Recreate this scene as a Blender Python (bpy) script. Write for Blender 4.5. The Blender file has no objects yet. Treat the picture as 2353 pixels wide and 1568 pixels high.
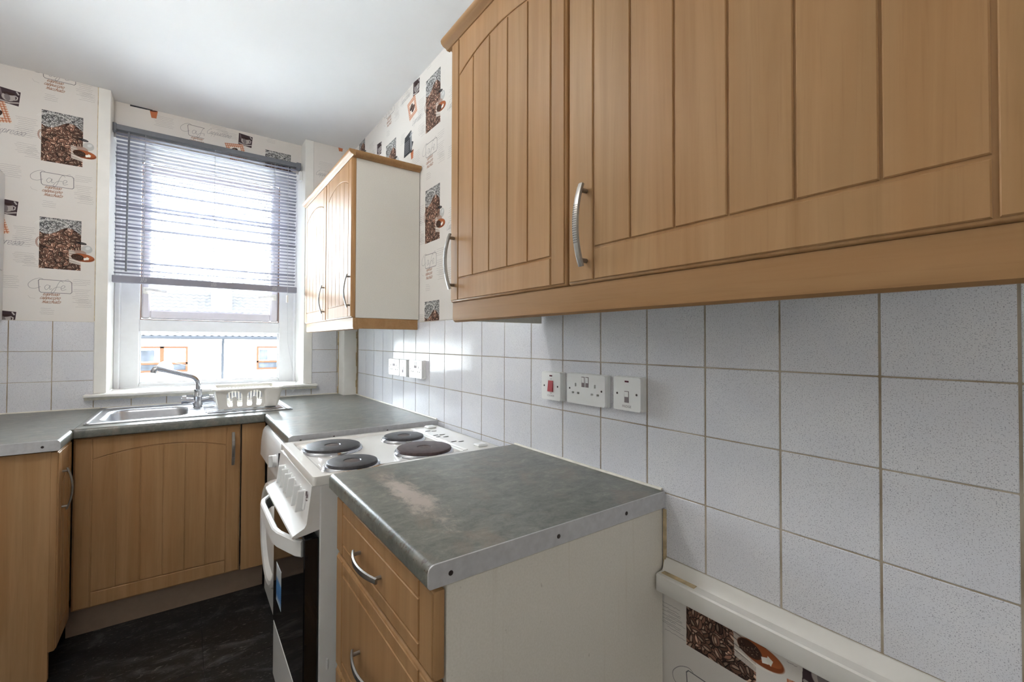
import bpy, bmesh, math, random
import numpy as np
from mathutils import Vector, Matrix
from mathutils.geometry import tessellate_polygon

random.seed(7)
RNG = np.random.default_rng(7)
PI = math.pi
SC = bpy.context.scene
COL = SC.collection

# ------------------------------------------------------------------ camera, sky, light, exposure
FPX, YAW, PITCH, ROLL = 1020.1872, 0.6205, 0.0151, 0.0036
CAMX, CAMZ = -0.9199, 1.2594
def make_camera():
    cy, sy = math.cos(YAW), math.sin(YAW)
    f = Vector((sy * math.cos(PITCH), cy * math.cos(PITCH), math.sin(PITCH)))
    r = Vector((cy, -sy, 0))
    u = r.cross(f)
    r2 = r * math.cos(ROLL) + u * math.sin(ROLL)
    u2 = -r * math.sin(ROLL) + u * math.cos(ROLL)
    cd = bpy.data.cameras.new('camera')
    cd.sensor_width = 36.0
    cd.sensor_fit = 'HORIZONTAL'
    cd.lens = 36.0 * FPX / 2353.0
    cd.shift_x = 18.64 / 2353.0
    cd.shift_y = -12.93 / 2353.0
    cd.clip_start = 0.02
    ob = bpy.data.objects.new('camera', cd)
    COL.objects.link(ob)
    b = -f
    ob.matrix_world = Matrix(((r2.x, u2.x, b.x, CAMX), (r2.y, u2.y, b.y, 0), (r2.z, u2.z, b.z, CAMZ), (0, 0, 0, 1)))
    SC.camera = ob
make_camera()

SKY_STRENGTH = 47.0
MID_FILL, REAR_FILL = 15.5, 8.0          # watts of the two unseen globes added to brighten the room
SC.view_settings.view_transform = 'Standard'
SC.view_settings.look = 'None'
SC.view_settings.gamma = 1.0
SC.view_settings.use_curve_mapping = False
SC.view_settings.exposure = 0.25

world = bpy.data.worlds.new('overcast_sky')
SC.world = world
world.use_nodes = True
bg = world.node_tree.nodes['Background']
bg.inputs[0].default_value = (0.84, 0.93, 1.0, 1)
bg.inputs[1].default_value = SKY_STRENGTH

ld = bpy.data.lights.new('window_portal', 'AREA')
ld.shape = 'RECTANGLE'
ld.size, ld.size_y = 0.98, 1.42
ld.cycles.is_portal = True
lo = bpy.data.objects.new('window_portal', ld)
COL.objects.link(lo)
lo.location = (-0.776, 3.47, 1.66)
lo.rotation_euler = (-PI / 2, 0, 0)

SC.cycles.max_bounces = 10
SC.cycles.diffuse_bounces = 6
SC.cycles.transparent_max_bounces = 16
SC.cycles.sample_clamp_indirect = 60.0
SC.cycles.use_denoising = True

# ------------------------------------------------------------------ mesh helpers
class MB:
    def __init__(s):
        s.v, s.f, s.m = [], [], []
    def add(s, vs, fs, mat=0):
        b = len(s.v)
        s.v += [tuple(v) for v in vs]
        for f in fs:
            s.f.append(tuple(b + i for i in f)); s.m.append(mat)
        return s
    def box(s, x0, x1, y0, y1, z0, z1, bev=0.0, mat=0):
        x0, x1 = min(x0, x1), max(x0, x1); y0, y1 = min(y0, y1), max(y0, y1); z0, z1 = min(z0, z1), max(z0, z1)
        if bev <= 0:
            vs = [(x, y, z) for x in (x0, x1) for y in (y0, y1) for z in (z0, z1)]
            fs = [(0, 1, 3, 2), (4, 6, 7, 5), (0, 4, 5, 1), (2, 3, 7, 6), (0, 2, 6, 4), (1, 5, 7, 3)]
            return s.add(vs, fs, mat)
        bev = min(bev, (x1 - x0) * .49, (y1 - y0) * .49, (z1 - z0) * .49)
        idx, vs = {}, []
        C = ((x0, x1), (y0, y1), (z0, z1))
        for i in (0, 1):
            for j in (0, 1):
                for k in (0, 1):
                    for a in range(3):
                        p = []
                        for ax, t in enumerate((i, j, k)):
                            q = C[ax][t]
                            if ax != a: q += bev * (1 if t == 0 else -1)
                            p.append(q)
                        idx[(i, j, k, a)] = len(vs); vs.append(tuple(p))
        fs = []
        q4 = ((0, 0), (1, 0), (1, 1), (0, 1))
        for t in (0, 1):
            fs.append([idx[(t, a, b, 0)] for a, b in q4])
            fs.append([idx[(a, t, b, 1)] for a, b in q4])
            fs.append([idx[(a, b, t, 2)] for a, b in q4])
        for a in (0, 1):
            for b in (0, 1):
                fs.append([idx[(a, b, 0, 0)], idx[(a, b, 1, 0)], idx[(a, b, 1, 1)], idx[(a, b, 0, 1)]])
                fs.append([idx[(a, 0, b, 0)], idx[(a, 1, b, 0)], idx[(a, 1, b, 2)], idx[(a, 0, b, 2)]])
                fs.append([idx[(0, a, b, 1)], idx[(1, a, b, 1)], idx[(1, a, b, 2)], idx[(0, a, b, 2)]])
                for c in (0, 1):
                    fs.append([idx[(a, b, c, 0)], idx[(a, b, c, 1)], idx[(a, b, c, 2)]])
        return s.add(vs, fs, mat)
    @staticmethod
    def _p(axis, a, b, c):
        # a,b in-plane, c along axis
        return {'x': (c, a, b), 'y': (a, c, b), 'z': (a, b, c)}[axis]
    def prism(s, pts, c0, c1, axis='y', bev=0.0, mat=0):
        """outline pts extruded along axis from c0 to c1; the c1 end has a chamfer"""
        n = len(pts)
        rings = [[s._p(axis, a, b, c0) for a, b in pts]]
        if bev > 0:
            d = bev if c1 > c0 else -bev
            rings.append([s._p(axis, a, b, c1 - d) for a, b in pts])
            rings.append([s._p(axis, a, b, c1) for a, b in inset(pts, bev)])
        else:
            rings.append([s._p(axis, a, b, c1) for a, b in pts])
        vs = [v for r in rings for v in r]
        fs = []
        for k in range(len(rings) - 1):
            for i in range(n):
                j = (i + 1) % n
                fs.append((k * n + i, k * n + j, (k + 1) * n + j, (k + 1) * n + i))
        fs.append(tuple(range(n))[::-1]); fs.append(tuple((len(rings) - 1) * n + i for i in range(n)))
        return s.add(vs, fs, mat)
    def plate(s, outer, holes, c0, c1, axis='y', mat=0):
        loops = [outer] + list(holes)
        flat = [p for l in loops for p in l]
        tris = tessellate_polygon([[Vector((a, b, 0)) for a, b in l] for l in loops])
        n = len(flat)
        vs = [s._p(axis, a, b, c0) for a, b in flat] + [s._p(axis, a, b, c1) for a, b in flat]
        fs = [tuple(t) for t in tris] + [tuple(i + n for i in t) for t in tris]
        k = 0
        for l in loops:
            m = len(l)
            for i in range(m):
                j = (i + 1) % m
                fs.append((k + i, k + j, n + k + j, n + k + i))
            k += m
        return s.add(vs, fs, mat)
    def loft(s, rings, cap0=True, cap1=True, mat=0):
        n = len(rings[0])
        vs = [v for r in rings for v in r]
        fs = []
        for k in range(len(rings) - 1):
            for i in range(n):
                j = (i + 1) % n
                fs.append((k * n + i, k * n + j, (k + 1) * n + j, (k + 1) * n + i))
        if cap0: fs.append(tuple(range(n))[::-1])
        if cap1: fs.append(tuple((len(rings) - 1) * n + i for i in range(n)))
        return s.add(vs, fs, mat)
    def tube(s, path, r, n=8, mat=0, ry=None, up=None):
        """round (or elliptic, r across / ry along up) tube along path; r may be a list"""
        P = [Vector(p) for p in path]
        rings = []
        ref = Vector(up) if up else None
        prev = None
        for i, p in enumerate(P):
            t = (P[min(i + 1, len(P) - 1)] - P[max(i - 1, 0)]).normalized()
            if ref is None:
                if prev is None:
                    a = Vector((0, 0, 1)) if abs(t.z) < .9 else Vector((1, 0, 0))
                else:
                    a = prev
            else:
                a = ref
            b = (a - t * a.dot(t)).normalized(); prev = b
            c = t.cross(b)
            rr = r[i] if isinstance(r, (list, tuple)) else r
            rb = ry if ry is not None else rr
            rings.append([tuple(p + c * (rr * math.cos(2 * PI * k / n)) + b * (rb * math.sin(2 * PI * k / n))) for k in range(n)])
        return s.loft(rings, mat=mat)
    def bar(s, path, w, h, up=(0, 0, 1), mat=0):
        """rectangular bar along path: w across, h along up"""
        P = [Vector(p) for p in path]; U = Vector(up); rings = []
        for i, p in enumerate(P):
            t = (P[min(i + 1, len(P) - 1)] - P[max(i - 1, 0)]).normalized()
            b = (U - t * U.dot(t)).normalized(); c = t.cross(b)
            ch = min(w, h) * .22
            q = [(w/2 - ch, h/2), (w/2, h/2 - ch), (w/2, -h/2 + ch), (w/2 - ch, -h/2), (-w/2 + ch, -h/2), (-w/2, -h/2 + ch), (-w/2, h/2 - ch), (-w/2 + ch, h/2)]
            rings.append([tuple(p + c * a + b * d) for a, d in q])
        return s.loft(rings, mat=mat)
    def lathe(s, prof, org=(0, 0, 0), axis='z', n=24, mat=0):
        rings = []
        for r, h in prof:
            ring = []
            for k in range(n):
                a, b = r * math.cos(2 * PI * k / n), r * math.sin(2 * PI * k / n)
                p = s._p(axis, a, b, h)
                ring.append((p[0] + org[0], p[1] + org[1], p[2] + org[2]))
            rings.append(ring)
        return s.loft(rings, mat=mat)
    def mesh(s, name, mats, angle=35, recalc=True):
        me = bpy.data.meshes.new(name)
        me.from_pydata(s.v, [], s.f)
        me.polygons.foreach_set('material_index', s.m)
        if recalc:
            bm = bmesh.new(); bm.from_mesh(me)
            bmesh.ops.recalc_face_normals(bm, faces=bm.faces)
            bm.to_mesh(me); bm.free()
        me.polygons.foreach_set('use_smooth', [True] * len(me.polygons))
        me.set_sharp_from_angle(angle=math.radians(angle))
        for m in (mats if isinstance(mats, (list, tuple)) else [mats]):
            me.materials.append(m)
        me.update()
        return me
    def build(s, name, mats, parent=None, loc=None, rotz=0, angle=35, recalc=True):
        o = bpy.data.objects.new(name, s.mesh(name, mats, angle, recalc))
        COL.objects.link(o)
        if parent: o.parent = parent
        if loc is not None: o.location = loc
        if rotz: o.rotation_euler = (0, 0, rotz)
        return o

def inset(pts, d):
    n = len(pts)
    area = sum(pts[i][0] * pts[(i + 1) % n][1] - pts[(i + 1) % n][0] * pts[i][1] for i in range(n))
    sg = 1 if area > 0 else -1
    out = []
    for i in range(n):
        p0, p, p1 = Vector(pts[i - 1]), Vector(pts[i]), Vector(pts[(i + 1) % n])
        e0, e1 = (p - p0).normalized(), (p1 - p).normalized()
        n0, n1 = Vector((-e0.y, e0.x)) * sg, Vector((-e1.y, e1.x)) * sg
        m = (n0 + n1)
        if m.length < 1e-6: m = n0
        m.normalize()
        k = d / max(.4, m.dot(n0))
        out.append((p.x + m.x * k, p.y + m.y * k))
    return out
def rrect(x0, x1, y0, y1, r, n=5):
    out = []
    for cx, cy, a0 in ((x1 - r, y1 - r, 0), (x0 + r, y1 - r, 90), (x0 + r, y0 + r, 180), (x1 - r, y0 + r, 270)):
        for k in range(n + 1):
            a = math.radians(a0 + 90 * k / n)
            out.append((cx + r * math.cos(a), cy + r * math.sin(a)))
    return out
def circ(cx, cy, r, n=14):
    return [(cx + r * math.cos(2 * PI * k / n), cy + r * math.sin(2 * PI * k / n)) for k in range(n)]

def empty(name, loc=(0, 0, 0), rotz=0):
    o = bpy.data.objects.new(name, None)
    o.empty_display_size = .05
    COL.objects.link(o); o.location = loc; o.rotation_euler = (0, 0, rotz)
    return o
def tag(o, label, cat, group=None):
    o['label'] = label; o['category'] = cat
    if group: o['group'] = group
    return o
def struct(o):
    o['kind'] = 'structure'; return o
def inst(name, me, parent, loc=(0, 0, 0), rot=None):
    o = bpy.data.objects.new(name, me); COL.objects.link(o); o.parent = parent; o.location = loc
    if rot: o.rotation_euler = rot
    return o

# ------------------------------------------------------------------ material helpers
class NT:
    def __init__(s, name):
        s.mat = bpy.data.materials.new(name); s.mat.use_nodes = True
        s.t = s.mat.node_tree; s.b = s.t.nodes['Principled BSDF']
    def n(s, typ, **kw):
        nd = s.t.nodes.new(typ)
        for k, v in kw.items(): setattr(nd, k, v)
        return nd
    def l(s, a, b): s.t.links.new(a, b)
    def pos(s, scale=(1, 1, 1), loc=(0, 0, 0)):
        g = s.n('ShaderNodeNewGeometry'); m = s.n('ShaderNodeMapping')
        m.inputs['Scale'].default_value = scale; m.inputs['Location'].default_value = loc
        s.l(g.outputs['Position'], m.inputs['Vector']); return m.outputs[0]
    def noise(s, vec, scale, detail=4, rough=.55, dist=0):
        nd = s.n('ShaderNodeTexNoise'); nd.inputs['Scale'].default_value = scale
        nd.inputs['Detail'].default_value = detail; nd.inputs['Roughness'].default_value = rough
        nd.inputs['Distortion'].default_value = dist
        s.l(vec, nd.inputs['Vector']); return nd.outputs['Fac']
    def ramp(s, fac, stops):
        r = s.n('ShaderNodeValToRGB'); e = r.color_ramp.elements
        while len(e) < len(stops): e.new(.5)
        for i, (p, c) in enumerate(stops):
            e[i].position = p; e[i].color = (c, c, c, 1) if isinstance(c, (int, float)) else (*c, 1)
        s.l(fac, r.inputs[0]); return r.outputs[0]
    def mix(s, fac, a, b, mode='MIX'):
        m = s.n('ShaderNodeMix', data_type='RGBA', blend_type=mode)
        for sock, v in ((m.inputs[0], fac), (m.inputs[6], a), (m.inputs[7], b)):
            if isinstance(v, (int, float)): sock.default_value = v
            elif isinstance(v, (tuple, list)): sock.default_value = (*v, 1)
            else: s.l(v, sock)
        return m.outputs[2]
    def math(s, op, a, b=0.0, c=0.0):
        m = s.n('ShaderNodeMath', operation=op)
        for i, v in enumerate((a, b, c)):
            if isinstance(v, (int, float)): m.inputs[i].default_value = v
            else: s.l(v, m.inputs[i])
        return m.outputs[0]
    def bump(s, h, strength=.2, dist=.001):
        b = s.n('ShaderNodeBump'); b.inputs['Strength'].default_value = strength; b.inputs['Distance'].default_value = dist
        s.l(h, b.inputs['Height']); s.l(b.outputs[0], s.b.inputs['Normal'])
    def set(s, color=None, rough=.5, metal=0, spec=.5):
        if color is not None:
            if isinstance(color, tuple): s.b.inputs['Base Color'].default_value = (*color, 1)
            else: s.l(color, s.b.inputs['Base Color'])
        if isinstance(rough, (int, float)): s.b.inputs['Roughness'].default_value = rough
        else: s.l(rough, s.b.inputs['Roughness'])
        s.b.inputs['Metallic'].default_value = metal
        s.b.inputs['Specular IOR Level'].default_value = spec
        return s.mat
def plain(name, c, rough=.5, metal=0, spec=.5, var=.06, scale=30):
    t = NT(name)
    f = t.noise(t.pos(), scale, 3)
    col = t.mix(t.ramp(f, [(.3, 0.0), (.7, 1.0)]), tuple(x * (1 - var) for x in c), tuple(min(1, x * (1 + var)) for x in c))
    return t.set(col, rough, metal, spec)

def wood(name, horiz=False, tone=1.0, rough=.42):
    t = NT(name)
    sc = (26, 1.2, 26) if horiz else (26, 26, 1.2)
    v = t.pos(sc)
    fine = t.noise(t.pos((180, 6, 180) if horiz else (180, 180, 6)), 1.0, 3, .6)
    broad = t.noise(t.pos((7, .6, 7) if horiz else (7, 7, .9)), 1.0, 3, .55, 1.2)
    mid = t.noise(v, 1.0, 4, .6, .8)
    c0 = tuple(x * tone for x in (.345, .196, .087)); c1 = tuple(x * tone for x in (.455, .278, .138))
    a = t.mix(t.ramp(mid, [(.3, 0.0), (.72, 1.0)]), c0, c1)
    a = t.mix(t.math('MULTIPLY', t.ramp(broad, [(.35, 0.0), (.7, 1.0)]), .35), a, tuple(x * tone for x in (.43, .20, .075)))
    a = t.mix(t.math('MULTIPLY', t.ramp(fine, [(.55, 0.0), (.75, 1.0)]), .22), a, tuple(x * tone for x in (.25, .115, .045)))
    t.bump(fine, .05, .0005)
    t.b.inputs['IOR'].default_value = 1.27
    return t.set(a, rough, 0, .5)

def worktop_mat(name, wear=False):
    t = NT(name)
    p = t.pos()
    n1 = t.noise(t.pos((1, 1.5, 1)), 19, 9, .82, .5)
    n2 = t.noise(p, 55, 7, .78, .15)
    n3 = t.noise(p, 4.2, 3, .6, .5)
    n4 = t.noise(t.pos((1.3, 1, 1), (3, 1, 0)), 6.5, 4, .65, 1.0)
    a = t.ramp(n1, [(.30, (.060, .066, .060)), (.44, (.125, .132, .118)), (.56, (.18, .182, .160)), (.72, (.34, .325, .27))])
    a = t.mix(t.math('MULTIPLY', t.ramp(n2, [(.5, 0.0), (.75, 1.0)]), .35), a, (.30, .31, .27))
    a = t.mix(t.math('MULTIPLY', t.ramp(n2, [(.25, 1.0), (.42, 0.0)]), .5), a, (.045, .055, .052))
    a = t.mix(t.math('MULTIPLY', t.ramp(n4, [(.52, 0.0), (.68, 1.0)]), .45), a, (.25, .19, .15))
    rough = .3
    if wear:
        g = t.n('ShaderNodeNewGeometry'); sp = t.n('ShaderNodeSeparateXYZ'); t.l(g.outputs['Position'], sp.inputs[0])
        # scuffed, worn-through streak of the laminate near the front edge
        du = t.math('MULTIPLY', t.math('ADD', sp.outputs['X'], .500), 1 / .040)
        du = t.math('ADD', du, t.math('MULTIPLY', t.math('SUBTRACT', sp.outputs['Y'], .975), -1.0))
        dv = t.math('MULTIPLY', t.math('SUBTRACT', sp.outputs['Y'], .945), 1 / .20)
        d = t.math('SQRT', t.math('ADD', t.math('MULTIPLY', du, du), t.math('MULTIPLY', dv, dv)))
        d = t.math('ADD', d, t.math('MULTIPLY', t.math('SUBTRACT', t.noise(t.pos((1, .6, 1)), 42, 8, .82, .3), .5), 3.6))
        w = t.ramp(d, [(.35, 1.0), (1.15, 0.0)])
        a = t.mix(t.math('MULTIPLY', w, .85), a, (.46, .39, .34))
        # chips in the rolled front edge
        e = t.math('MULTIPLY', t.math('LESS_THAN', sp.outputs['X'], -.6015), t.math('GREATER_THAN', sp.outputs['Z'], .898))
        e = t.math('MULTIPLY', e, t.math('LESS_THAN', sp.outputs['Y'], 1.10))
        ch = t.math('MULTIPLY', e, t.math('GREATER_THAN', t.noise(p, 95, 2, .5), .575))
        a = t.mix(ch, a, (.10, .075, .06))
        rough = t.mix(w, (.3, .3, .3), (.55, .55, .55))
    t.bump(n2, .06, .0005)
    return t.set(a, rough, 0, .5)

def tile_mat():
    t = NT('speckled_white_tile')
    s1 = t.noise(t.pos((1, 1, 1.4)), 540, 1, .5)
    s2 = t.noise(t.pos((1, 1, 1.3), (5, 2, 1)), 230, 2, .5)
    cl = t.noise(t.pos(), 9, 3, .5)
    a = t.mix(t.ramp(cl, [(.35, 0.0), (.7, 1.0)]), (.70, .705, .75), (.75, .75, .775))
    th = t.math('ADD', .645, t.math('MULTIPLY', cl, -.04))
    f = t.ramp(t.math('SUBTRACT', s1, th), [(0.0, 0.0), (.035, 1.0)])
    a = t.mix(t.math('MULTIPLY', f, .75), a, (.235, .24, .285))
    f2 = t.ramp(t.math('SUBTRACT', s2, .625), [(0.0, 0.0), (.06, 1.0)])
    a = t.mix(t.math('MULTIPLY', f2, .4), a, (.38, .385, .43))
    wav = t.noise(t.pos(), 14, 1, .5)
    t.bump(wav, .12, .002)
    t.b.inputs['IOR'].default_value = 1.13
    return t.set(a, .10, 0, .5)

M = {}
M['wood'] = wood('beech_foil')
M['wood_h'] = wood('beech_foil_lengthwise', True, .92)
M['wood_pale'] = wood('beech_board', False, 1.04, .55)
M['plinth'] = plain('brown_plinth_board', (.30, .21, .15), .6)
M['cream'] = None
M['worktop'] = worktop_mat('green_grey_stone_laminate')
M['worktop_worn'] = worktop_mat('green_grey_stone_laminate_worn', True)
M['tile'] = tile_mat()
t = NT('tan_grout'); M['grout'] = t.set(t.ramp(t.noise(t.pos(), 9, 4), [(.35, (.30, .235, .16)), (.65, (.50, .44, .36))]), .85, 0, .2)
M['sealant'] = plain('cream_sealant', (.74, .71, .63), .5, 0, .4, .12)
M['old_sealant'] = plain('yellowed_sealant', (.55, .43, .26), .6, 0, .4, .3, 40)
M['ceiling'] = plain('white_emulsion', (.79, .79, .80), .9, 0, .2, .015, 3)
M['paint'] = plain('old_white_gloss_paint', (.80, .785, .745), .38, 0, .5, .03, 12)
M['upvc'] = plain('white_window_frame', (.74, .745, .76), .3, 0, .3, .02)
M['sash'] = plain('backlit_sash_frame', (.66, .63, .67), .3, 0, .3, .02)  # white frame with its lavender backlit shade put into the colour
M['gap_brown'] = plain('brown_sash_edge', (.24, .12, .075), .5)
M['strip'] = plain('grey_aluminium_edge', (.56, .56, .575), .45, .25, .5, .08, 60)
M['screw'] = plain('rusty_screw', (.045, .032, .03), .6, .3)
M['steel'] = plain('stainless_steel', (.50, .51, .54), .32, 1, .5, .05, 60)
M['chrome'] = plain('chrome', (.56, .57, .61), .12, 1, .5, .02)
M['handle'] = plain('brushed_nickel', (.33, .31, .285), .36, .85, .5, .08, 120)
M['dark'] = plain('dark_hole', (.012, .011, .011), .7)
M['enamel'] = plain('white_enamel', (.80, .80, .79), .16, 0, .5, .01)
M['white_plastic'] = plain('white_plastic', (.80, .80, .79), .3, 0, .5, .015)
M['cream_plastic'] = plain('cream_plastic', (.82, .79, .735), .35, 0, .5, .02)
M['black_glass'] = plain('black_oven_glass', (.006, .006, .007), .06, 0, .5)
M['iron'] = plain('cast_iron_hotplate', (.060, .058, .064), .40, .2, .5, .25, 70)
M['iron_rust'] = plain('browned_hotplate', (.075, .050, .050), .48, .2, .5, .25, 70)
M['iron_mid'] = plain('browned_hotplate_centre', (.085, .055, .045), .5, .2, .5, .3, 90)
M['red'] = plain('red_rocker', (.42, .035, .045), .3)
M['neon'] = plain('dark_red_neon', (.10, .012, .03), .25)
M['ink'] = plain('grey_print', (.22, .18, .19), .7)
M['slat'] = plain('blue_grey_slat', (.29, .29, .35), .4, 0, .4, .03)
M['rail'] = plain('grey_blind_rail', (.165, .175, .20), .45, 0, .4, .05)
M['cord'] = plain('pale_cord', (.55, .55, .58), .7)
M['boiler'] = plain('white_boiler_case', (.80, .81, .82), .25, 0, .5, .01)
M['render'] = plain('white_render', (.80, .79, .77), .9, 0, .2, .04)
M['brown_frame'] = plain('brown_stained_frame', (.036, .017, .010), .8, 0, 0)
M['roof'] = plain('grey_roof_tile', (.030, .029, .030), .9, 0, 0, .2, 6)
M['gutter'] = plain('dark_gutter', (.014, .0148, .017), .8, 0, 0)
M['outwin'] = plain('house_window_glass', (.022, .0235, .027), .5, 0, 0, .5, 1.5)
M['ground'] = plain('concrete_yard', (.70, .70, .68), .9)

t = NT('cream_melamine')
v = t.pos()
spk = t.ramp(t.noise(t.pos((1, 1, .45)), 95, 2, .5), [(.74, 0.0), (.78, 1.0)])
drip = t.ramp(t.noise(t.pos((60, 60, 1.6)), 1.0, 2, .5), [(.62, 0.0), (.8, 1.0)])
a = t.mix(t.ramp(t.noise(v, 260, 1, .5), [(.3, 0.0), (.7, 1.0)]), (.72, .68, .60), (.77, .73, .655))
a = t.mix(t.math('MULTIPLY', drip, .35), a, (.50, .42, .30))
a = t.mix(t.math('MULTIPLY', spk, .38), a, (.25, .18, .12))
M['cream_dirty'] = t.set(a, .42, 0, .4)
t = NT('cream_melamine_clean')
M['cream'] = t.set(t.mix(t.ramp(t.noise(t.pos(), 300, 1, .5), [(.3, 0.0), (.7, 1.0)]), (.68, .65, .59), (.74, .71, .65)), .45, 0, .4)

t = NT('black_vinyl_tile')
n1 = t.noise(t.pos((1, 2.2, 1)), 5, 7, .72, 1.2); n2 = t.noise(t.pos((1, 3.2, 1)), 22, 4, .65, 2.5); n3 = t.noise(t.pos(), 120, 1)
a = t.ramp(n1, [(.38, (.005, .005, .0055)), (.54, (.010, .0105, .011)), (.68, (.075, .077, .08))])
a = t.mix(t.math('MULTIPLY', t.ramp(n2, [(.60, 0.0), (.66, 1.0)]), .75), a, (.16, .155, .145))
a = t.mix(t.math('MULTIPLY', t.ramp(n3, [(.74, 0.0), (.79, 1.0)]), .6), a, (.30, .29, .27))
M['vinyl'] = t.set(a, .38, 0, .4)

t = NT('white_hob_enamel')
g = t.n('ShaderNodeNewGeometry'); sp = t.n('ShaderNodeSeparateXYZ'); t.l(g.outputs['Position'], sp.inputs[0])
dx = t.math('ADD', sp.outputs['X'], .512); dy = t.math('SUBTRACT', sp.outputs['Y'], 1.350)
d = t.math('SQRT', t.math('ADD', t.math('MULTIPLY', dx, dx), t.math('MULTIPLY', dy, dy)))
ring = t.ramp(t.math('ADD', d, t.math('MULTIPLY', t.noise(t.pos(), 60, 4), .012)), [(.094, 1.0), (.099, .8), (.106, 0.0)])
side = t.ramp(t.math('ADD', t.math('MULTIPLY', dx, .15), t.math('MULTIPLY', dy, -1.0)), [(.05, 0.0), (.075, 1.0)])
rust = t.math('MULTIPLY', t.math('MULTIPLY', ring, side), t.ramp(t.noise(t.pos(), 90, 4), [(.35, .3), (.6, 1.0)]))
a = t.mix(rust, (.78, .765, .73), (.34, .17, .045))
M['hob'] = t.set(a, .14, 0, .5)

t = NT('clear_glass')
tr = t.n('ShaderNodeBsdfTransparent'); gl = t.n('ShaderNodeBsdfGlossy'); gl.inputs['Roughness'].default_value = .02
fr = t.n('ShaderNodeFresnel'); fr.inputs[0].default_value = 1.45
mx = t.n('ShaderNodeMixShader'); t.l(fr.outputs[0], mx.inputs[0]); t.l(tr.outputs[0], mx.inputs[1]); t.l(gl.outputs[0], mx.inputs[2])
tr.inputs[0].default_value = (.96, .97, .97, 1)
t.l(mx.outputs[0], t.n('ShaderNodeOutputMaterial').inputs[0])
for nd in list(t.t.nodes):
    if nd.type == 'OUTPUT_MATERIAL' and not nd.inputs[0].links[0].from_node == mx: t.t.nodes.remove(nd)
M['glass'] = t.mat
t = NT('frosted_disc')
tr = t.n('ShaderNodeBsdfTransparent'); tr.inputs[0].default_value = (.93, .89, .83, 1)
df = t.n('ShaderNodeBsdfTranslucent'); df.inputs[0].default_value = (.8, .76, .7, 1)
mx = t.n('ShaderNodeMixShader'); mx.inputs[0].default_value = .3
t.l(tr.outputs[0], mx.inputs[1]); t.l(df.outputs[0], mx.inputs[2])
for nd in list(t.t.nodes):
    if nd.type == 'OUTPUT_MATERIAL': t.l(mx.outputs[0], nd.inputs[0])
M['disc'] = t.mat
t = NT('energy_sticker')
g = t.n('ShaderNodeNewGeometry'); sp = t.n('ShaderNodeSeparateXYZ'); t.l(g.outputs['Position'], sp.inputs[0])
z = sp.outputs['Z']
base = t.ramp(t.math('MULTIPLY', t.math('SUBTRACT', z, .38), 1 / .14), [(.05, (.55, .66, .74)), (.2, (.02, .18, .52)), (.55, (.04, .26, .60)), (.62, (.62, .68, .72)), (.9, (.66, .68, .68))])
ln = t.math('GREATER_THAN', t.math('SINE', t.math('MULTIPLY', z, 900)), .55)
M['sticker'] = t.set(t.mix(t.math('MULTIPLY', ln, .35), base, (.55, .62, .7)), .3)

# ------------------------------------------------------------------ lettering
def text_tris(txt, size, shear=0.0):
    cu = bpy.data.curves.new('t', 'FONT'); cu.body = txt; cu.size = size; cu.shear = shear
    cu.resolution_u = 3
    ob = bpy.data.objects.new('t', cu); COL.objects.link(ob)
    dg = bpy.context.evaluated_depsgraph_get(); dg.update()
    ev = ob.evaluated_get(dg); me = ev.to_mesh(); me.calc_loop_triangles()
    V = np.array([v.co[:2] for v in me.vertices]); T = np.array([tt.vertices[:] for tt in me.loop_triangles])
    ev.to_mesh_clear(); bpy.data.objects.remove(ob); bpy.data.curves.remove(cu)
    return V, T
def lettering(parent, txt, size, x, y, z, mat, shear=0):
    """flat print on a front (-Y) face, centred on x"""
    V, T = text_tris(txt, size, shear)
    w = V[:, 0].max()
    mb = MB(); mb.add([(x + a - w / 2, y, z + b) for a, b in V], [tuple(q) for q in T])
    return mb.build('lettering', mat, parent, recalc=False)

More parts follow.
